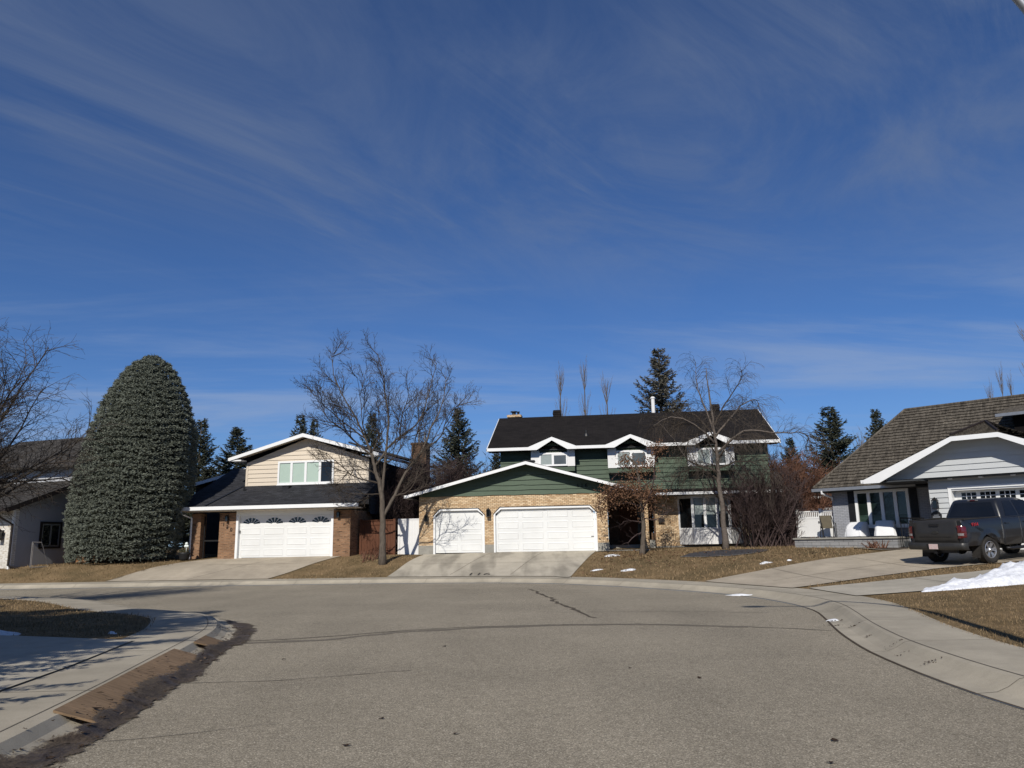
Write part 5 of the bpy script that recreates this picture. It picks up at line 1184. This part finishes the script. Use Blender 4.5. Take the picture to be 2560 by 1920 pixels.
for lab,x,y,sx,sz,src in [('small dark spruce top left of the tan house upper storey',-20.2,56,1.15,1.0,sB),('low dark spruce tucked under the left rake of the tan house',-18.5,57,.9,.84,sB),('dark spruce with twin look peeking over the tan house roof peak',-16.2,58,.85,1.13,sB),('second dark spruce top beside the one over the tan house peak',-15.5,59.5,.7,1.12,sB),
  ('dark narrow spruce seen through the big bare tree',-10.0,54,.75,1.06,sB),('brownish spruce at the right end of the big bare tree',-3.7,52,1.0,1.05,sB),('spruce glimpsed at the left end of the green house wall',-1.0,52,.75,.75,sB),
  ('small spruce above the russet shrub',20.2,56,.75,.83,sB),('dark spruce left of the grey house roof',23.3,56,1.3,1.08,sB),('rounded spruce top against the grey house roof slope',27.7,58,.85,1.09,sB)]:
    dup(src,(x,y,gz(x,y)),random.Random(x).uniform(0,6),(sx,sx,sz),lab)
# columnar bare poplars
def poplar(label,loc,Hh,seed,w=.6):
    r=random.Random(seed); root=empty('bare_poplar',label,'tree',loc,0,'bare poplars behind the houses'); tr=MB(); cw=MB()
    q=smooth([(0,0,-.2),(.05,0,Hh*.4),(-.05,.05,Hh*.75),(0,0,Hh)],r,.02); tr.tube(q,[.16*(1-.93*i/(len(q)-1)) for i in range(len(q))],6)
    for k in range(46):
        t=r.uniform(.12,.9); p,d=lerp_pt(q,t); a=r.uniform(0,6.28); b=branch(r,p,Vector((math.cos(a)*w*.55,math.sin(a)*w*.55,1)),Hh*.26*(1.1-t*.75)*r.uniform(.6,1.2),5,.04,.12)
        cw.tube(b,[.022*(1-.8*i/5) for i in range(6)],3,False); twigs(cw,r,b,.01,0,[(2.6,.7,.4,.32,.15,.010,.06,.2)])
    tr.build('trunk',MAT['bark'],root); cw.build('crown',MAT['twig_light'],root); return root
pA=poplar('bare poplar above the green house roof, leftmost of three',(4.0,62,gz(4,62)),14.0,61)
dup(pA,(5.95,62,gz(6,62)),2.1,(.85,.85,1.04),'bare poplar above the green house roof, middle of three'); dup(pA,(7.7,62,gz(7.7,62)),4.0,(1,1,.95),'bare poplar above the green house roof, rightmost of three')
dup(pA,(30.4,43.5,gz(30.4,43.5)),1.0,(1.25,1.25,.87),'bare poplar at the right edge above the shake roof')
for x,z,l in ((38.9,.93,'taller of the two thin poplar tips over the shake roof ridge'),(39.6,.885,'shorter of the two thin poplar tips over the shake roof ridge'),(37.9,.84,'lone short poplar tip over the shake roof ridge')): dup(pA,(x,60,gz(x,60)),x,(.6,.6,z),l)
# shrubs
def shrub(name,label,loc,Hh,Wd,seed,mat,n,spec,up=1.0,group=None,base=.25):
    r=random.Random(seed); root=empty(name,label,'shrub',loc,0,group); st=MB(); cw=MB()
    for k in range(n):
        a=r.uniform(0,6.283); s=r.random()**.6; d=Vector((math.cos(a)*s*Wd/Hh,math.sin(a)*s*Wd/Hh,up)); L=Hh*r.uniform(.65,.95)*math.hypot(1,s*Wd/Hh*.6)
        p=branch(r,(r.gauss(0,base),r.gauss(0,base),-.1),d,L,6,.10,.03); mm=len(p); st.tube(p,[.03*(1-.8*i/(mm-1))+.004 for i in range(mm)],4,False); twigs(cw,r,p,.012,0,spec)
    st.build('stem',MAT[mat],root); cw.build('crown',MAT[mat],root); return root
spd=[(5.5,.95,.35,.65,.03,.011,.16,.2),(6.5,.42,.3,.65,.02,.0075,.16,.15)]
shrub('russet_shrub','large rounded russet shrub behind the purplish bare shrub',(14.9,42.3,gz(14.9,42.3)),5.1,3.0,71,'twig_red',95,[(7,.8,.3,.8,.02,.012,.14,.2),(11,.42,.2,.8,.02,.012,.15,.1)],1.0,None,.95)
shrub('bare_shrub','purplish bare shrub right of the weeping tree with dense stems',(11.9,37.2,gz(11.9,37.2)),4.0,2.7,72,'twig_pur',75,spd,1,None,.5)
shrub('bare_shrub','lower tangle of brown stems beside the white vinyl gate',(12.9,37.2,gz(12.9,37.2)),2.8,1.2,73,'twig_pur',46,[(7,.6,.35,.7,.02,.010,.18,.1),(7,.3,.3,.65,.0,.007,.18,.1)])
shrub('bare_shrub','purplish shrub behind the white fence between the two middle houses',(-5.7,42.2,gz(-5.7,42.2)),5.4,2.3,74,'twig_pur',80,[(6,.9,.35,.7,.03,.012,.16,.2),(8,.42,.3,.7,.02,.011,.15,.1)],1,None,.6)
shrub('bare_shrub','taller purplish shrub rising above the left rake of the green garage',(-3.4,43.5,gz(-3.4,43.5)),5.4,2.0,84,'twig_pur',70,[(6,.9,.35,.7,.03,.012,.16,.2),(8,.42,.3,.7,.02,.011,.15,.1)],1,None,.6)
shrub('bare_shrub','dark bare shrub behind the cedar gate under the big bare tree',(-7.3,41.0,gz(-7.3,41)),3.9,1.7,75,'twig_pur',26,spd)
shrub('bare_tree','small pale bare tree between the two spruces left of the shake roof',(26.0,57,gz(26,57)),8.0,1.5,76,'twig_light',20,[(2.5,1.4,.35,.4,.15,.014,.08,.2),(3,.6,.3,.5,.05,.008,.1,.2)])
shrub('low_shrub','low brown twiggy shrub in the porch bed below the covered chairs',(15.05,32.5,gz(15.05,32.5)),.5,.75,77,'twig_red',26,[(9,.22,.3,.7,.02,.006,.18,.1)])
shrub('low_shrub','low dry shrub at the foot of the grey house porch wall',(14.75,33.6,gz(14.75,33.6)),.4,.5,78,'twig_pur',18,[(9,.2,.3,.7,.02,.006,.18,.1)])
shrub('low_shrub','little dry shrub at the foot of the cedar gate',(-6.6,36.3,gz(-6.6,36.3)),.6,.45,79,'twig_red',20,[(9,.2,.3,.7,.02,.006,.18,.1)])
# dark hedge line far behind the gaps
def hedge(label,x,y,w,h,seed):
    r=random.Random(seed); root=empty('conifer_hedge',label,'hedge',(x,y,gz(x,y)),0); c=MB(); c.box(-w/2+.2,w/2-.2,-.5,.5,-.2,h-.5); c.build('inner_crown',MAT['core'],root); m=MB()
    for k in range(int(w*h*34)):
        p=Vector((r.uniform(-w/2,w/2),-.55+r.uniform(-.15,.15),r.uniform(0,h-.4)+.25*noise.noise((k*.1,0,0)))); spray(m,p,Vector((r.uniform(-.5,.5),-1,r.uniform(-.2,.8))),.5,.04,r,5)
    for k in range(int(w*12)):
        p=Vector((r.uniform(-w/2,w/2),r.uniform(-.5,.4),h-.55)); spray(m,p,Vector((r.uniform(-.6,.6),r.uniform(-.6,.3),1)),.6,.05,r,6)
    m.build('crown',MAT['needle_dark'],root)
hedge('dark conifer hedge far behind the two middle houses',-6.5,57,12,4.2,5); hedge('dark conifer hedge far behind the russet shrub and vinyl gate',21,60,17,3.8,6)
# trees standing left of the photographer (they shade the left lawn)
for x,y,sx,sz,l in ((-8.9,5.0,.72,.62,'nearest spruce'),(-11.0,5.2,.85,.76,'tallest spruce'),(-13.4,5.6,.85,.70,'third spruce'),(-16.0,6.0,.9,.72,'fourth spruce'),(-18.8,6.4,.9,.75,'fifth spruce'),(-12.4,3.0,.85,.84,'rear spruce'),(-10.0,2.6,.8,.66,'low rear spruce')):
    dup(sA,(x,y,H1(x,y)),x,(sx,sx,sz),l+' of the row left of the street, outside the frame')
# ------------------------------------------------------------------ pickup truck
hd=R(66); f=Vector((math.sin(hd),math.cos(hd),0)); rt=Vector((math.cos(hd),-math.sin(hd),0))
W=Vector((14.56,24.25,0)); org=W-rt*.86-f*1.22
def gp(v): return Vector((v.x,v.y,H1(v.x,v.y)+.022))
w4={(a,b):gp(org+rt*(.86*a)+f*b) for a in (-1,1) for b in (1.22,4.92)}
fr=((w4[(1,4.92)]+w4[(-1,4.92)])/2-(w4[(1,1.22)]+w4[(-1,1.22)])/2).normalized(); ri=((w4[(1,1.22)]+w4[(1,4.92)])/2-(w4[(-1,1.22)]+w4[(-1,4.92)])/2).normalized()
up=ri.cross(fr).normalized(); ri=fr.cross(up).normalized()
cen=sum(w4.values(),Vector((0,0,0)))/4; o0=cen-fr*3.07
trk=empty('pickup_truck','dark grey crew cab pickup truck with dusty tailgate parked on the right driveway','truck')
trk.matrix_world=Matrix(((ri.x,fr.x,up.x,o0.x),(ri.y,fr.y,up.y,o0.y),(ri.z,fr.z,up.z,o0.z),(0,0,0,1)))
def sx(z): return float(np.interp(z,[.40,.55,.72,.95,1.15,1.28,1.36,1.40],[.93,.965,.995,1.005,1.0,.985,.955,.93]))
def side(poly,name,mat,th=.03,rear=None):
    """body side panel: polygon in (y,z), crowned in x; both hands are made as separate parts"""
    out=[]
    for s in (1,-1):
        bm=bmesh.new(); bm.faces.new([bm.verts.new((0,a,b)) for a,b in poly]); bmesh.ops.triangulate(bm,faces=bm.faces[:])
        for c in np.arange(.4,1.45,.06): bmesh.ops.bisect_plane(bm,geom=bm.verts[:]+bm.edges[:]+bm.faces[:],dist=1e-5,plane_co=(0,0,float(c)),plane_no=(0,0,1))
        for c in [.15,.18,.22,.28]+[.36+.07*i for i in range(78)]: bmesh.ops.bisect_plane(bm,geom=bm.verts[:]+bm.edges[:]+bm.faces[:],dist=1e-5,plane_co=(0,float(c),0),plane_no=(0,1,0))
        for v in bm.verts:
            x=sx(v.co.z); y=v.co.y
            if y<.36: x-=.085*((.36-y)/.24)**2.2
            if y>5.2: x-=.16*((y-5.2)/.55)**2
            # wheel arch flare
            for yc in (1.22,4.92):
                d=math.hypot(y-yc,v.co.z-.42)
                if d<.62: x+=.022*max(0,min(1,(.62-d)/.12))
            v.co.x=s*x
        bmesh.ops.remove_doubles(bm,verts=bm.verts[:],dist=1e-4); bm.normal_update()
        for q in list(bm.faces):
            if q.normal.x*s<0: q.normal_flip()
            q.smooth=True
        bm.normal_update()
        me=bpy.data.meshes.new(name); bm.to_mesh(me); bm.free(); me.materials.append(MAT[mat]); o=bpy.data.objects.new(name,me); COL.objects.link(o); o.parent=trk
        md=o.modifiers.new('thickness','SOLIDIFY'); md.thickness=th; md.offset=-1; out.append(o)
    return out
def arch(yc,r=.485,zc=.42,z0=.55,n=16):
    a0=math.asin((z0-zc)/r); return [(yc+r*math.cos(math.pi-a0-(math.pi-2*a0)*k/n),zc+r*math.sin(math.pi-a0-(math.pi-2*a0)*k/n)) for k in range(n+1)]
side([(.12,.62),(.30,.57)]+arch(1.22,z0=.56)+[(1.90,.54),(1.90,1.375),(.14,1.36)],'bed_side','paint')
side([(1.915,.50),(2.30,.50),(2.78,.50),(2.78,1.345),(1.915,1.375)],'rear_door','paint'); fd=side([(2.795,.50),(3.93,.50),(3.93,1.31),(2.795,1.345)],'front_door','paint')
side([(3.945,.50),(4.40,.52)]+arch(4.92,z0=.56)+[(5.74,.60),(5.74,1.08),(5.5,1.17),(4.9,1.23),(3.945,1.305)],'fender','paint')
for o in [c for c in kids(trk) if c.name.startswith(('rear_door','front_door'))]:
    s=1 if o.data.vertices[0].co.x>0 else -1; y0=2.02 if o.name.startswith('rear') else 2.92
    m=MB(); m.box(*sorted((s*1.0,s*1.035)),y0,y0+.20,1.15,1.185); m.build('handle',MAT['paint'],o,bevel=.008)
# tailgate
m=MB(); pr=[(.64,.02),(.66,.0),(.92,-.004),(1.05,.0),(1.08,.008),(1.30,.0),(1.345,.012),(1.365,.05)]; xs=[-.76,-.74,-.6,-.3,0,.3,.6,.74,.76]
m.add([(x,.125+y+(.012 if abs(x)>.75 else 0)-.012*(1-(x/.76)**2),z) for z,y in pr for x in xs],[(i*9+j,i*9+j+1,(i+1)*9+j+1,(i+1)*9+j) for i in range(7) for j in range(8)])
m.box(-.76,.76,.16,.2,.64,1.35); tg=m.build('tailgate',MAT['dustpaint'],trk,True,fix=True)
m=MB(); m.box(-.16,.16,.085,.115,1.19,1.27); m.build('handle',MAT['black'],tg,bevel=.012)
m=MB(); m.lathe([(.0,.0),(.11,.0),(.125,.006),(.125,.02)],28,axis='y'); m.v=[(a,.097+b,1.0+c*.42) for a,b,c in m.v]; m.build('emblem',MAT['bumper'],tg)
m=MB(); m.box(-.56,.56,.1,.108,.86,.868); m.build('crease',MAT['black'],tg)
# corner posts, bed floor, tonneau
m=MB()
for s in (-1,1): m.box(*sorted((s*.765,s*.90)),.15,.30,.62,1.34)
m.build('bed_post',MAT['paint'],trk); m=MB(); m.box(-.93,.93,.2,1.88,.62,.70); m.box(-.93,.93,1.86,1.90,.6,1.36); m.build('bed_floor',MAT['underbody'],trk)
m=MB(); m.box(-.90,.90,.19,1.87,1.325,1.35); m.build('bed_cover',MAT['rubber'],trk,bevel=.01)
m=MB()
for s in (-1,1): m.box(*sorted((s*.89,s*.965)),.2,1.89,1.36,1.385)
m.build('bed_rail',MAT['rubber'],trk,bevel=.01)
# tail lamps wrap the corner
for s in (-1,1):
    m=MB(); P=[(.775,.10),(.84,.095),(.90,.115),(.94,.15),(.965,.19),(.975,.235)]; z=[.82,.86,1.0,1.14,1.20]; k=[.97,1,1,1,.96]
    m.add([(s*(x*kk+.012),y-.01,zz) for zz,kk in zip(z,k) for x,y in P],[(i*6+j,i*6+j+1,(i+1)*6+j+1,(i+1)*6+j) for i in range(4) for j in range(5)])
    tl=m.build('taillight',MAT['taillight'],trk,True,fix=True)
    m=MB(); m.add([(s*(x+.016),y-.016,zz) for zz in (.90,.97) for x,y in P[:4]],[(j,j+1,j+5,j+4) for j in range(3)]); m.build('reverse_lens',MAT['clearlens'],tl)
# cab
def cabside(y,z): 
    t=(z-1.34)/.6; return .965-.235*max(0,t)**1.15
m=MB(); zr=[1.34,1.45,1.6,1.75,1.86,1.92,1.945]; rear=[1.92,1.95,1.995,2.04,2.09,2.16,2.30]; front=[4.50,4.28,3.98,3.68,3.42,3.22,3.0]; vs=[]
for z,a,b in zip(zr,rear,front):
    w=cabside(0,z)-(.04 if z>1.93 else 0); c=.10
    vs+=[(-w+c,a,z),(w-c,a,z),(w-.03,a+.025,z),(w,a+.10,z),(w+.004,(a+b)/2,z),(w,b-.14,z),(w-.05,b-.05,z),(w*.5,b+.07,z),(0,b+.1,z),(-w*.5,b+.07,z),(-w+.05,b-.05,z),(-w,b-.14,z),(-w-.004,(a+b)/2,z),(-w,a+.10,z),(-w+.03,a+.025,z)]
n=15; m.add(vs,[(i*n+k,i*n+(k+1)%n,(i+1)*n+(k+1)%n,(i+1)*n+k) for i in range(6) for k in range(n)]+[tuple(6*n+k for k in range(n))]); cab=m.build('cab',MAT['paint'],trk,True,fix=True)
def cs(y,z,s): return s*(cabside(y,z)+.008)
def cwin(P,name):
    for s in (-1,1):
        m=MB(); N=6; vs=[]
        (a0,z0),(a1,z1),(b1,z2),(b0,z3)=P   # lower rear, lower front, upper front, upper rear
        for i in range(N+1):
            t=i/N
            for ya,za,yb,zb in (((a0,z0,b0,z3)),((a1,z1,b1,z2))):
                y,z=ya+(yb-ya)*t,za+(zb-za)*t; vs.append((cs(y,z,s),y,z))
        m.add(vs,[(2*i,2*i+1,2*i+3,2*i+2) for i in range(N)]); m.build(name,MAT['carglass'],cab,True)
cwin([(2.16,1.385),(2.76,1.385),(2.74,1.845),(2.36,1.84)],'side_window'); cwin([(2.84,1.385),(4.02,1.375),(3.40,1.835),(2.82,1.845)],'side_window')
m=MB(); vs=[]
for z,y in ((1.40,1.925),(1.55,1.972),(1.70,2.017),(1.83,2.065)):
    w=cabside(0,z)-.15; vs+=[(-w,y,z),(w,y,z)]
m.add(vs,[(2*i,2*i+1,2*i+3,2*i+2) for i in range(3)]); rw=m.build('rear_window',MAT['carglass'],cab)
m=MB(); vs=[]
for z,y in ((1.38,4.50),(1.6,4.07),(1.84,3.55)):
    w=cabside(0,z)-.10; vs+=[(-w,y-.10,z),(-w*.5,y+.0,z),(0,y+.04,z),(w*.5,y,z),(w,y-.10,z)]
m.add(vs,[(5*i+k,5*i+k+1,5*i+k+6,5*i+k+5) for i in range(2) for k in range(4)]); m.build('windshield',MAT['carglass'],cab)
m=MB(); m.box(-.09,.09,2.085,2.12,1.885,1.912); bl=m.build('brake_light',MAT['taillight'],cab,bevel=.006); m=MB(); m.box(-.17,-.092,2.085,2.12,1.887,1.910); m.box(.092,.17,2.085,2.12,1.887,1.910); m.build('cargo_lens',MAT['clearlens'],bl)
# hood, grille, front
m=MB(); ys=[4.35,4.7,5.1,5.45,5.68,5.75]; zz=[1.30,1.30,1.27,1.23,1.17,1.08]; xs=[-.93,-.8,-.45,0,.45,.8,.93]
m.add([(x*(1-.12*max(0,(y-5.2)/.55)**2),y,z-.10*(abs(x)/.93)**4) for y,z in zip(ys,zz) for x in xs],[(i*7+j,i*7+j+1,(i+1)*7+j+1,(i+1)*7+j) for i in range(5) for j in range(6)]); m.build('hood',MAT['paint'],trk,True,fix=True)
m=MB(); m.box(-.55,.55,5.70,5.78,.72,1.06); m.build('grille',MAT['black'],trk,bevel=.02); m=MB(); m.box(-.95,.95,5.65,5.86,.48,.70); m.build('front_bumper',MAT['bumper'],trk,bevel=.04)
for s in (-1,1): m=MB(); m.box(*sorted((s*.56,s*.80)),5.60,5.765,.78,1.05); m.build('headlight',MAT['clearlens'],trk,bevel=.02)
for s in (-1,1): m=MB(); m.box(*sorted((s*1.01,s*1.24)),3.80,3.90,1.30,1.50); m.tube([(s*.93,3.84,1.34),(s*1.05,3.85,1.38)],.03,6); m.build('mirror',MAT['paint'],trk,bevel=.025)
# bumper, plate, hitch
m=MB(); P=[(-.99,.22),(-.97,.06),(-.90,.0),(-.5,-.03),(.5,-.03),(.90,.0),(.97,.06),(.99,.22)]
vs=[]
for z,o in ((.47,.05),(.50,.0),(.66,-.005),(.685,.03)): vs+=[(x,y+o,z) for x,y in P]
m.add(vs,[(i*8+j,i*8+j+1,(i+1)*8+j+1,(i+1)*8+j) for i in range(3) for j in range(7)]); m.box(-.95,.95,.06,.22,.655,.683); bp=m.build('rear_bumper',MAT['bumper'],trk,True,fix=True)
m=MB(); m.box(-.9,.9,.02,.2,.684,.692); m.build('step_pad',MAT['rubber'],bp)
m=MB(); m.box(-.22,-.19,-.05,0,.5,.66); m.build('plate_lamp',MAT['black'],bp)
m=MB(); m.box(-.12-.03,.15,-.050,-.036,.50,.655); lp=m.build('license_plate',MAT['plate'],bp)
m=MB(); m.box(-.05,.05,.02,.3,.36,.45); m.box(-.6,.6,.2,.28,.37,.45); m.build('hitch',MAT['black'],trk)
text('badge','FX4',.15,MAT['redbadge'],(1.012,.62,1.20),(R(90),0,R(90)),trk,.006,1.2)
# under body, running boards, flaps
m=MB(); m.box(-.5,-.36,.3,5.5,.45,.60); m.box(.36,.5,.3,5.5,.45,.60); m.box(-.85,.85,1.9,4.3,.48,.58); m.tube([(-.8,1.22,.41),(.8,1.22,.41)],.06,8); m.ball((0,1.22,.41),.16,10); m.tube([(-.5,2.0,.45),(-.5,.7,.43),(-.45,.25,.42)],.055,8); m.lathe([(.15,-.1),(.36,-.08),(.36,.1),(.15,.12)],18,c=(0,.62,.50)); m.tube([(-.7,4.92,.41),(.7,4.92,.41)],.05,6); m.box(-.9,.9,4.3,5.6,.5,1.0); m.box(-.8,.8,1.95,4.3,.58,1.3)
m.build('chassis',MAT['underbody'],trk)
for s in (-1,1):
    m=MB(); m.tube([(s*.98,1.95,.40),(s*1.03,2.1,.40),(s*1.03,4.0,.40),(s*.98,4.15,.40)],.05,8); m.build('running_board',MAT['black'],trk,True)
    m=MB(); m.add([(s*.72,.66,.20),(s*1.0,.66,.20),(s*1.0,.72,.56),(s*.72,.72,.56)],[(0,1,2,3)]); m.build('mud_flap',MAT['rubber'],trk)
    for yc in (1.22,4.92):
        m=MB(); nn=16
        for x in (.55,.985): pass
        m.add([(s*x,yc+.485*math.cos(math.pi*k/nn),.42+.485*math.sin(math.pi*k/nn)) for x in (.55,.985) for k in range(nn+1)],[(k,k+1,nn+2+k,nn+1+k) for k in range(nn)]); m.add([(s*.55,yc+.485*math.cos(math.pi*k/nn),.42+.485*math.sin(math.pi*k/nn)) for k in range(nn+1)],[tuple(range(nn+1))]); m.build('wheel_well',MAT['underbody'],trk)
# wheels
def wheel():
    root=bpy.data.objects.new('wheel',None); COL.objects.link(root); root.parent=trk
    m=MB(); m.lathe([(.255,-.10),(.30,-.135),(.36,-.14),(.395,-.115),(.405,-.08),(.405,.08),(.395,.115),(.36,.14),(.30,.135),(.255,.10)],40,axis='x',cap=False)
    for k in range(44):
        a=6.283*k/44; c,s=math.cos(a),math.sin(a)
        for h in (-.085,.085): 
            q=[(h-.035,.398),(h+.035,.398),(h+.035,.411),(h-.035,.411)]
            da=.045; m.add([(x,r_*math.cos(a+e),r_*math.sin(a+e)) for e in (-da,da) for x,r_ in q],[(0,1,2,3),(7,6,5,4),(2,6,7,3),(1,5,6,2),(0,3,7,4)])
    m.build('tyre',MAT['rubber'],root)
    m=MB(); m.lathe([(.225,-.10),(.262,-.09),(.262,.105),(.245,.115),(.232,.105),(.225,.02)],40,axis='x',cap=False)
    for k in range(6):
        a=6.283*k/6
        for e,w0,w1 in ((-.16,.028,.022),(.16,.028,.022)):
            c0,s0=math.cos(a),math.sin(a); c1,s1=math.cos(a+e),math.sin(a+e); t0=(-s0,c0)
            vs=[]
            for (r_,w,cc,ss,x) in ((.05,w0,c0,s0,.075),(.245,w1,c1,s1,.095)):
                for sg in (-1,1):
                    for dx in (0,-.03): vs.append((x+dx,r_*cc-ss*w*sg,r_*ss+cc*w*sg))
            m.add(vs,[(0,2,6,4),(1,5,7,3),(0,4,5,1),(2,3,7,6)])
    m.lathe([(.085,.03),(.085,.085),(.06,.10),(.05,.112),(.0,.115)],20,axis='x'); m.build('rim',MAT['chrome'],root,fix=True)
    m=MB(); m.lathe([(.16,-.02),(.16,.0)],24,axis='x'); m.lathe([(.224,-.06),(.224,-.05)],24,axis='x'); m.build('brake_disc',MAT['underbody'],root); return root
w0=wheel(); w0.location=(.86,1.22,.405)
for x,y,rz in ((-.86,1.22,math.pi),(.86,4.92,0),(-.86,4.92,math.pi)):
    c=w0.copy(); COL.objects.link(c); c.location=(x,y,.405); c.rotation_euler=(0,0,rz)
    for ch_ in kids(w0): d=ch_.copy(); COL.objects.link(d); d.parent=c
# ------------------------------------------------------------------ street lamp at the right (its arm crosses the corner of the picture)
lx,ly=5.60,7.15; sl_=empty('street_lamp','grey street lamp whose curved arm crosses the upper right corner','street lamp',(lx+.25,ly,H1(lx+.25,ly)))
m=MB(); m.tube([(0,0,-.2),(0,0,3),(-.02,0,5.6)],[.095,.085,.07],12); m.lathe([(.16,0),(.16,.05),(.11,.08)],14); m.build('pole',MAT['galv'],sl_,True)
m=MB(); q=smooth([(-.02,0,5.55),(-.17,0,6.3),(-.47,0,6.98),(-1.1,0,7.65),(-1.9,0,8.05),(-2.7,0,8.2)]); m.tube(q,[.055-.02*i/(len(q)-1) for i in range(len(q))],10); m.build('arm',MAT['galv'],sl_,True)
m=MB(); m.ball((-2.95,0,8.18),.2,12,(1.6,.75,.5)); m.build('lamp_head',MAT['galv'],sl_,True)
# ------------------------------------------------------------------ camera, sky, sun
F,CX,CY,H0,PHI=1920.,1280.,960.,1350.,.018
p=math.atan((H0-CY)/F); d=Vector((0,math.cos(p),math.sin(p))); r0=Vector((1,0,0)); u0=Vector((0,-math.sin(p),math.cos(p)))
rr_=r0*math.cos(PHI)-u0*math.sin(PHI); uu_=r0*math.sin(PHI)+u0*math.cos(PHI)
cam=bpy.data.cameras.new('camera'); co=bpy.data.objects.new('camera',cam); COL.objects.link(co)
co.matrix_world=Matrix(((rr_.x,uu_.x,-d.x,0),(rr_.y,uu_.y,-d.y,0),(rr_.z,uu_.z,-d.z,1.6),(0,0,0,1)))
cam.sensor_width=36; cam.sensor_fit='HORIZONTAL'; cam.lens=36*F/2560; cam.clip_end=2000; cam.clip_start=.05; sc.camera=co
EL,AZ=R(36),R(13)
sun=bpy.data.lights.new('sun','SUN'); sun.energy=4.6; sun.angle=R(.5); sun.color=(1,.94,.845)
so=bpy.data.objects.new('sun',sun); COL.objects.link(so); so.rotation_euler=Vector((math.sin(AZ)*math.cos(EL),math.cos(AZ)*math.cos(EL),-math.sin(EL))).to_track_quat('-Z','Y').to_euler()
w=bpy.data.worlds.new('World'); sc.world=w; w.use_nodes=True; t=w.node_tree; bg=t.nodes['Background']
sk=t.nodes.new('ShaderNodeTexSky'); sk.sky_type='NISHITA'; sk.sun_disc=False; sk.sun_elevation=EL; sk.sun_rotation=math.pi+AZ; sk.altitude=1100; sk.air_density=1.0; sk.dust_density=.3; sk.ozone_density=2.5
def nn(typ,**k):
    x=t.nodes.new(typ)
    for a,b in k.items(): setattr(x,a,b)
    return x
tc=nn('ShaderNodeTexCoord'); sp=nn('ShaderNodeSeparateXYZ'); t.links.new(tc.outputs['Generated'],sp.inputs[0])
def mth(op,a,b=None):
    x=nn('ShaderNodeMath',operation=op)
    for i,v in enumerate((a,b)):
        if v is None: continue
        if isinstance(v,bpy.types.NodeSocket): t.links.new(v,x.inputs[i])
        else: x.inputs[i].default_value=v
    return x.outputs[0]
zz=mth('MAXIMUM',mth('ADD',sp.outputs[2],.06),.03); cu=mth('DIVIDE',sp.outputs[0],zz); cv=mth('DIVIDE',sp.outputs[1],zz)
cb=nn('ShaderNodeCombineXYZ'); t.links.new(cu,cb.inputs[0]); t.links.new(cv,cb.inputs[1])
def cloud(rot,scale,nscale,lo,hi,detail=7,rough=.62,dist=.8,off=(0,0,0)):
    m=nn('ShaderNodeMapping',vector_type='TEXTURE'); m.inputs['Rotation'].default_value=(0,0,rot); m.inputs['Scale'].default_value=scale; m.inputs['Location'].default_value=off; t.links.new(cb.outputs[0],m.inputs[0])
    x=nn('ShaderNodeTexNoise'); x.inputs['Scale'].default_value=nscale; x.inputs['Detail'].default_value=detail; x.inputs['Roughness'].default_value=rough; x.inputs['Distortion'].default_value=dist; t.links.new(m.outputs[0],x.inputs[0])
    return sstep(x.outputs[0],lo,hi)
def sstep(v,lo,hi):
    r=nn('ShaderNodeMapRange'); r.inputs[1].default_value=lo; r.inputs[2].default_value=hi; r.interpolation_type='SMOOTHSTEP'; t.links.new(v,r.inputs[0]); return r.outputs[0]
# high cirrus: streaked veil overhead, thin flat bands lower down
veil=mth('MULTIPLY',cloud(R(48),(1.5,.85,1),1.2,.30,.74,8,.66,1.1,(.35,.2,0)),cloud(R(20),(1.2,1,1),.75,.28,.56,2,.5,.3,(.9,.4,0)))
wisp=mth('MULTIPLY',cloud(R(52),(2.6,.42,1),1.6,.46,.78,9,.70,1.4,(.1,.6,0)),cloud(0,(1,1,1),1.0,.42,.62,2,.5,.2,(2.1,.3,0)))
bands=cloud(R(4),(3.2,1.0,1),1.1,.42,.72,8,.62,.5,(1,4,0))
hi_=sstep(sp.outputs[2],.24,.46); lo_=mth('SUBTRACT',1.0,sstep(sp.outputs[2],.18,.42))
cm=mth('MINIMUM',mth('ADD',mth('MULTIPLY',mth('ADD',mth('MULTIPLY',veil,1.15),mth('MULTIPLY',wisp,.55)),hi_),mth('MULTIPLY',bands,mth('ADD',mth('MULTIPLY',lo_,1.1),.14))),1.0)
def mixc(fac,a,b,mode='MIX'):
    x=nn('ShaderNodeMix',data_type='RGBA',blend_type=mode)
    for i,v in ((0,fac),(6,a),(7,b)):
        if isinstance(v,bpy.types.NodeSocket): t.links.new(v,x.inputs[i])
        elif hasattr(v,'__len__'): x.inputs[i].default_value=tuple(v)+(1,)
        else: x.inputs[i].default_value=v
    return x.outputs[2]
skc=mixc(1.0,sk.outputs[0],(.53,.80,1.20),'MULTIPLY')
hz=mth('POWER',mth('SUBTRACT',1.0,sstep(sp.outputs[2],-.02,.30)),1.6)
skc=mixc(mth('MULTIPLY',hz,.42),skc,(2.6,4.1,7.2))
cl=mixc(mth('MULTIPLY',cm,.54),skc,mixc(lo_,(2.45,3.1,4.5),(4.0,5.3,8.0)))
t.links.new(cl,bg.inputs[0]); bg.inputs[1].default_value=.070
sc.view_settings.view_transform='Standard'; sc.view_settings.look='None'; sc.view_settings.exposure=0; sc.view_settings.gamma=1
sc.render.engine='CYCLES'; sc.cycles.max_bounces=6; sc.cycles.use_denoising=True
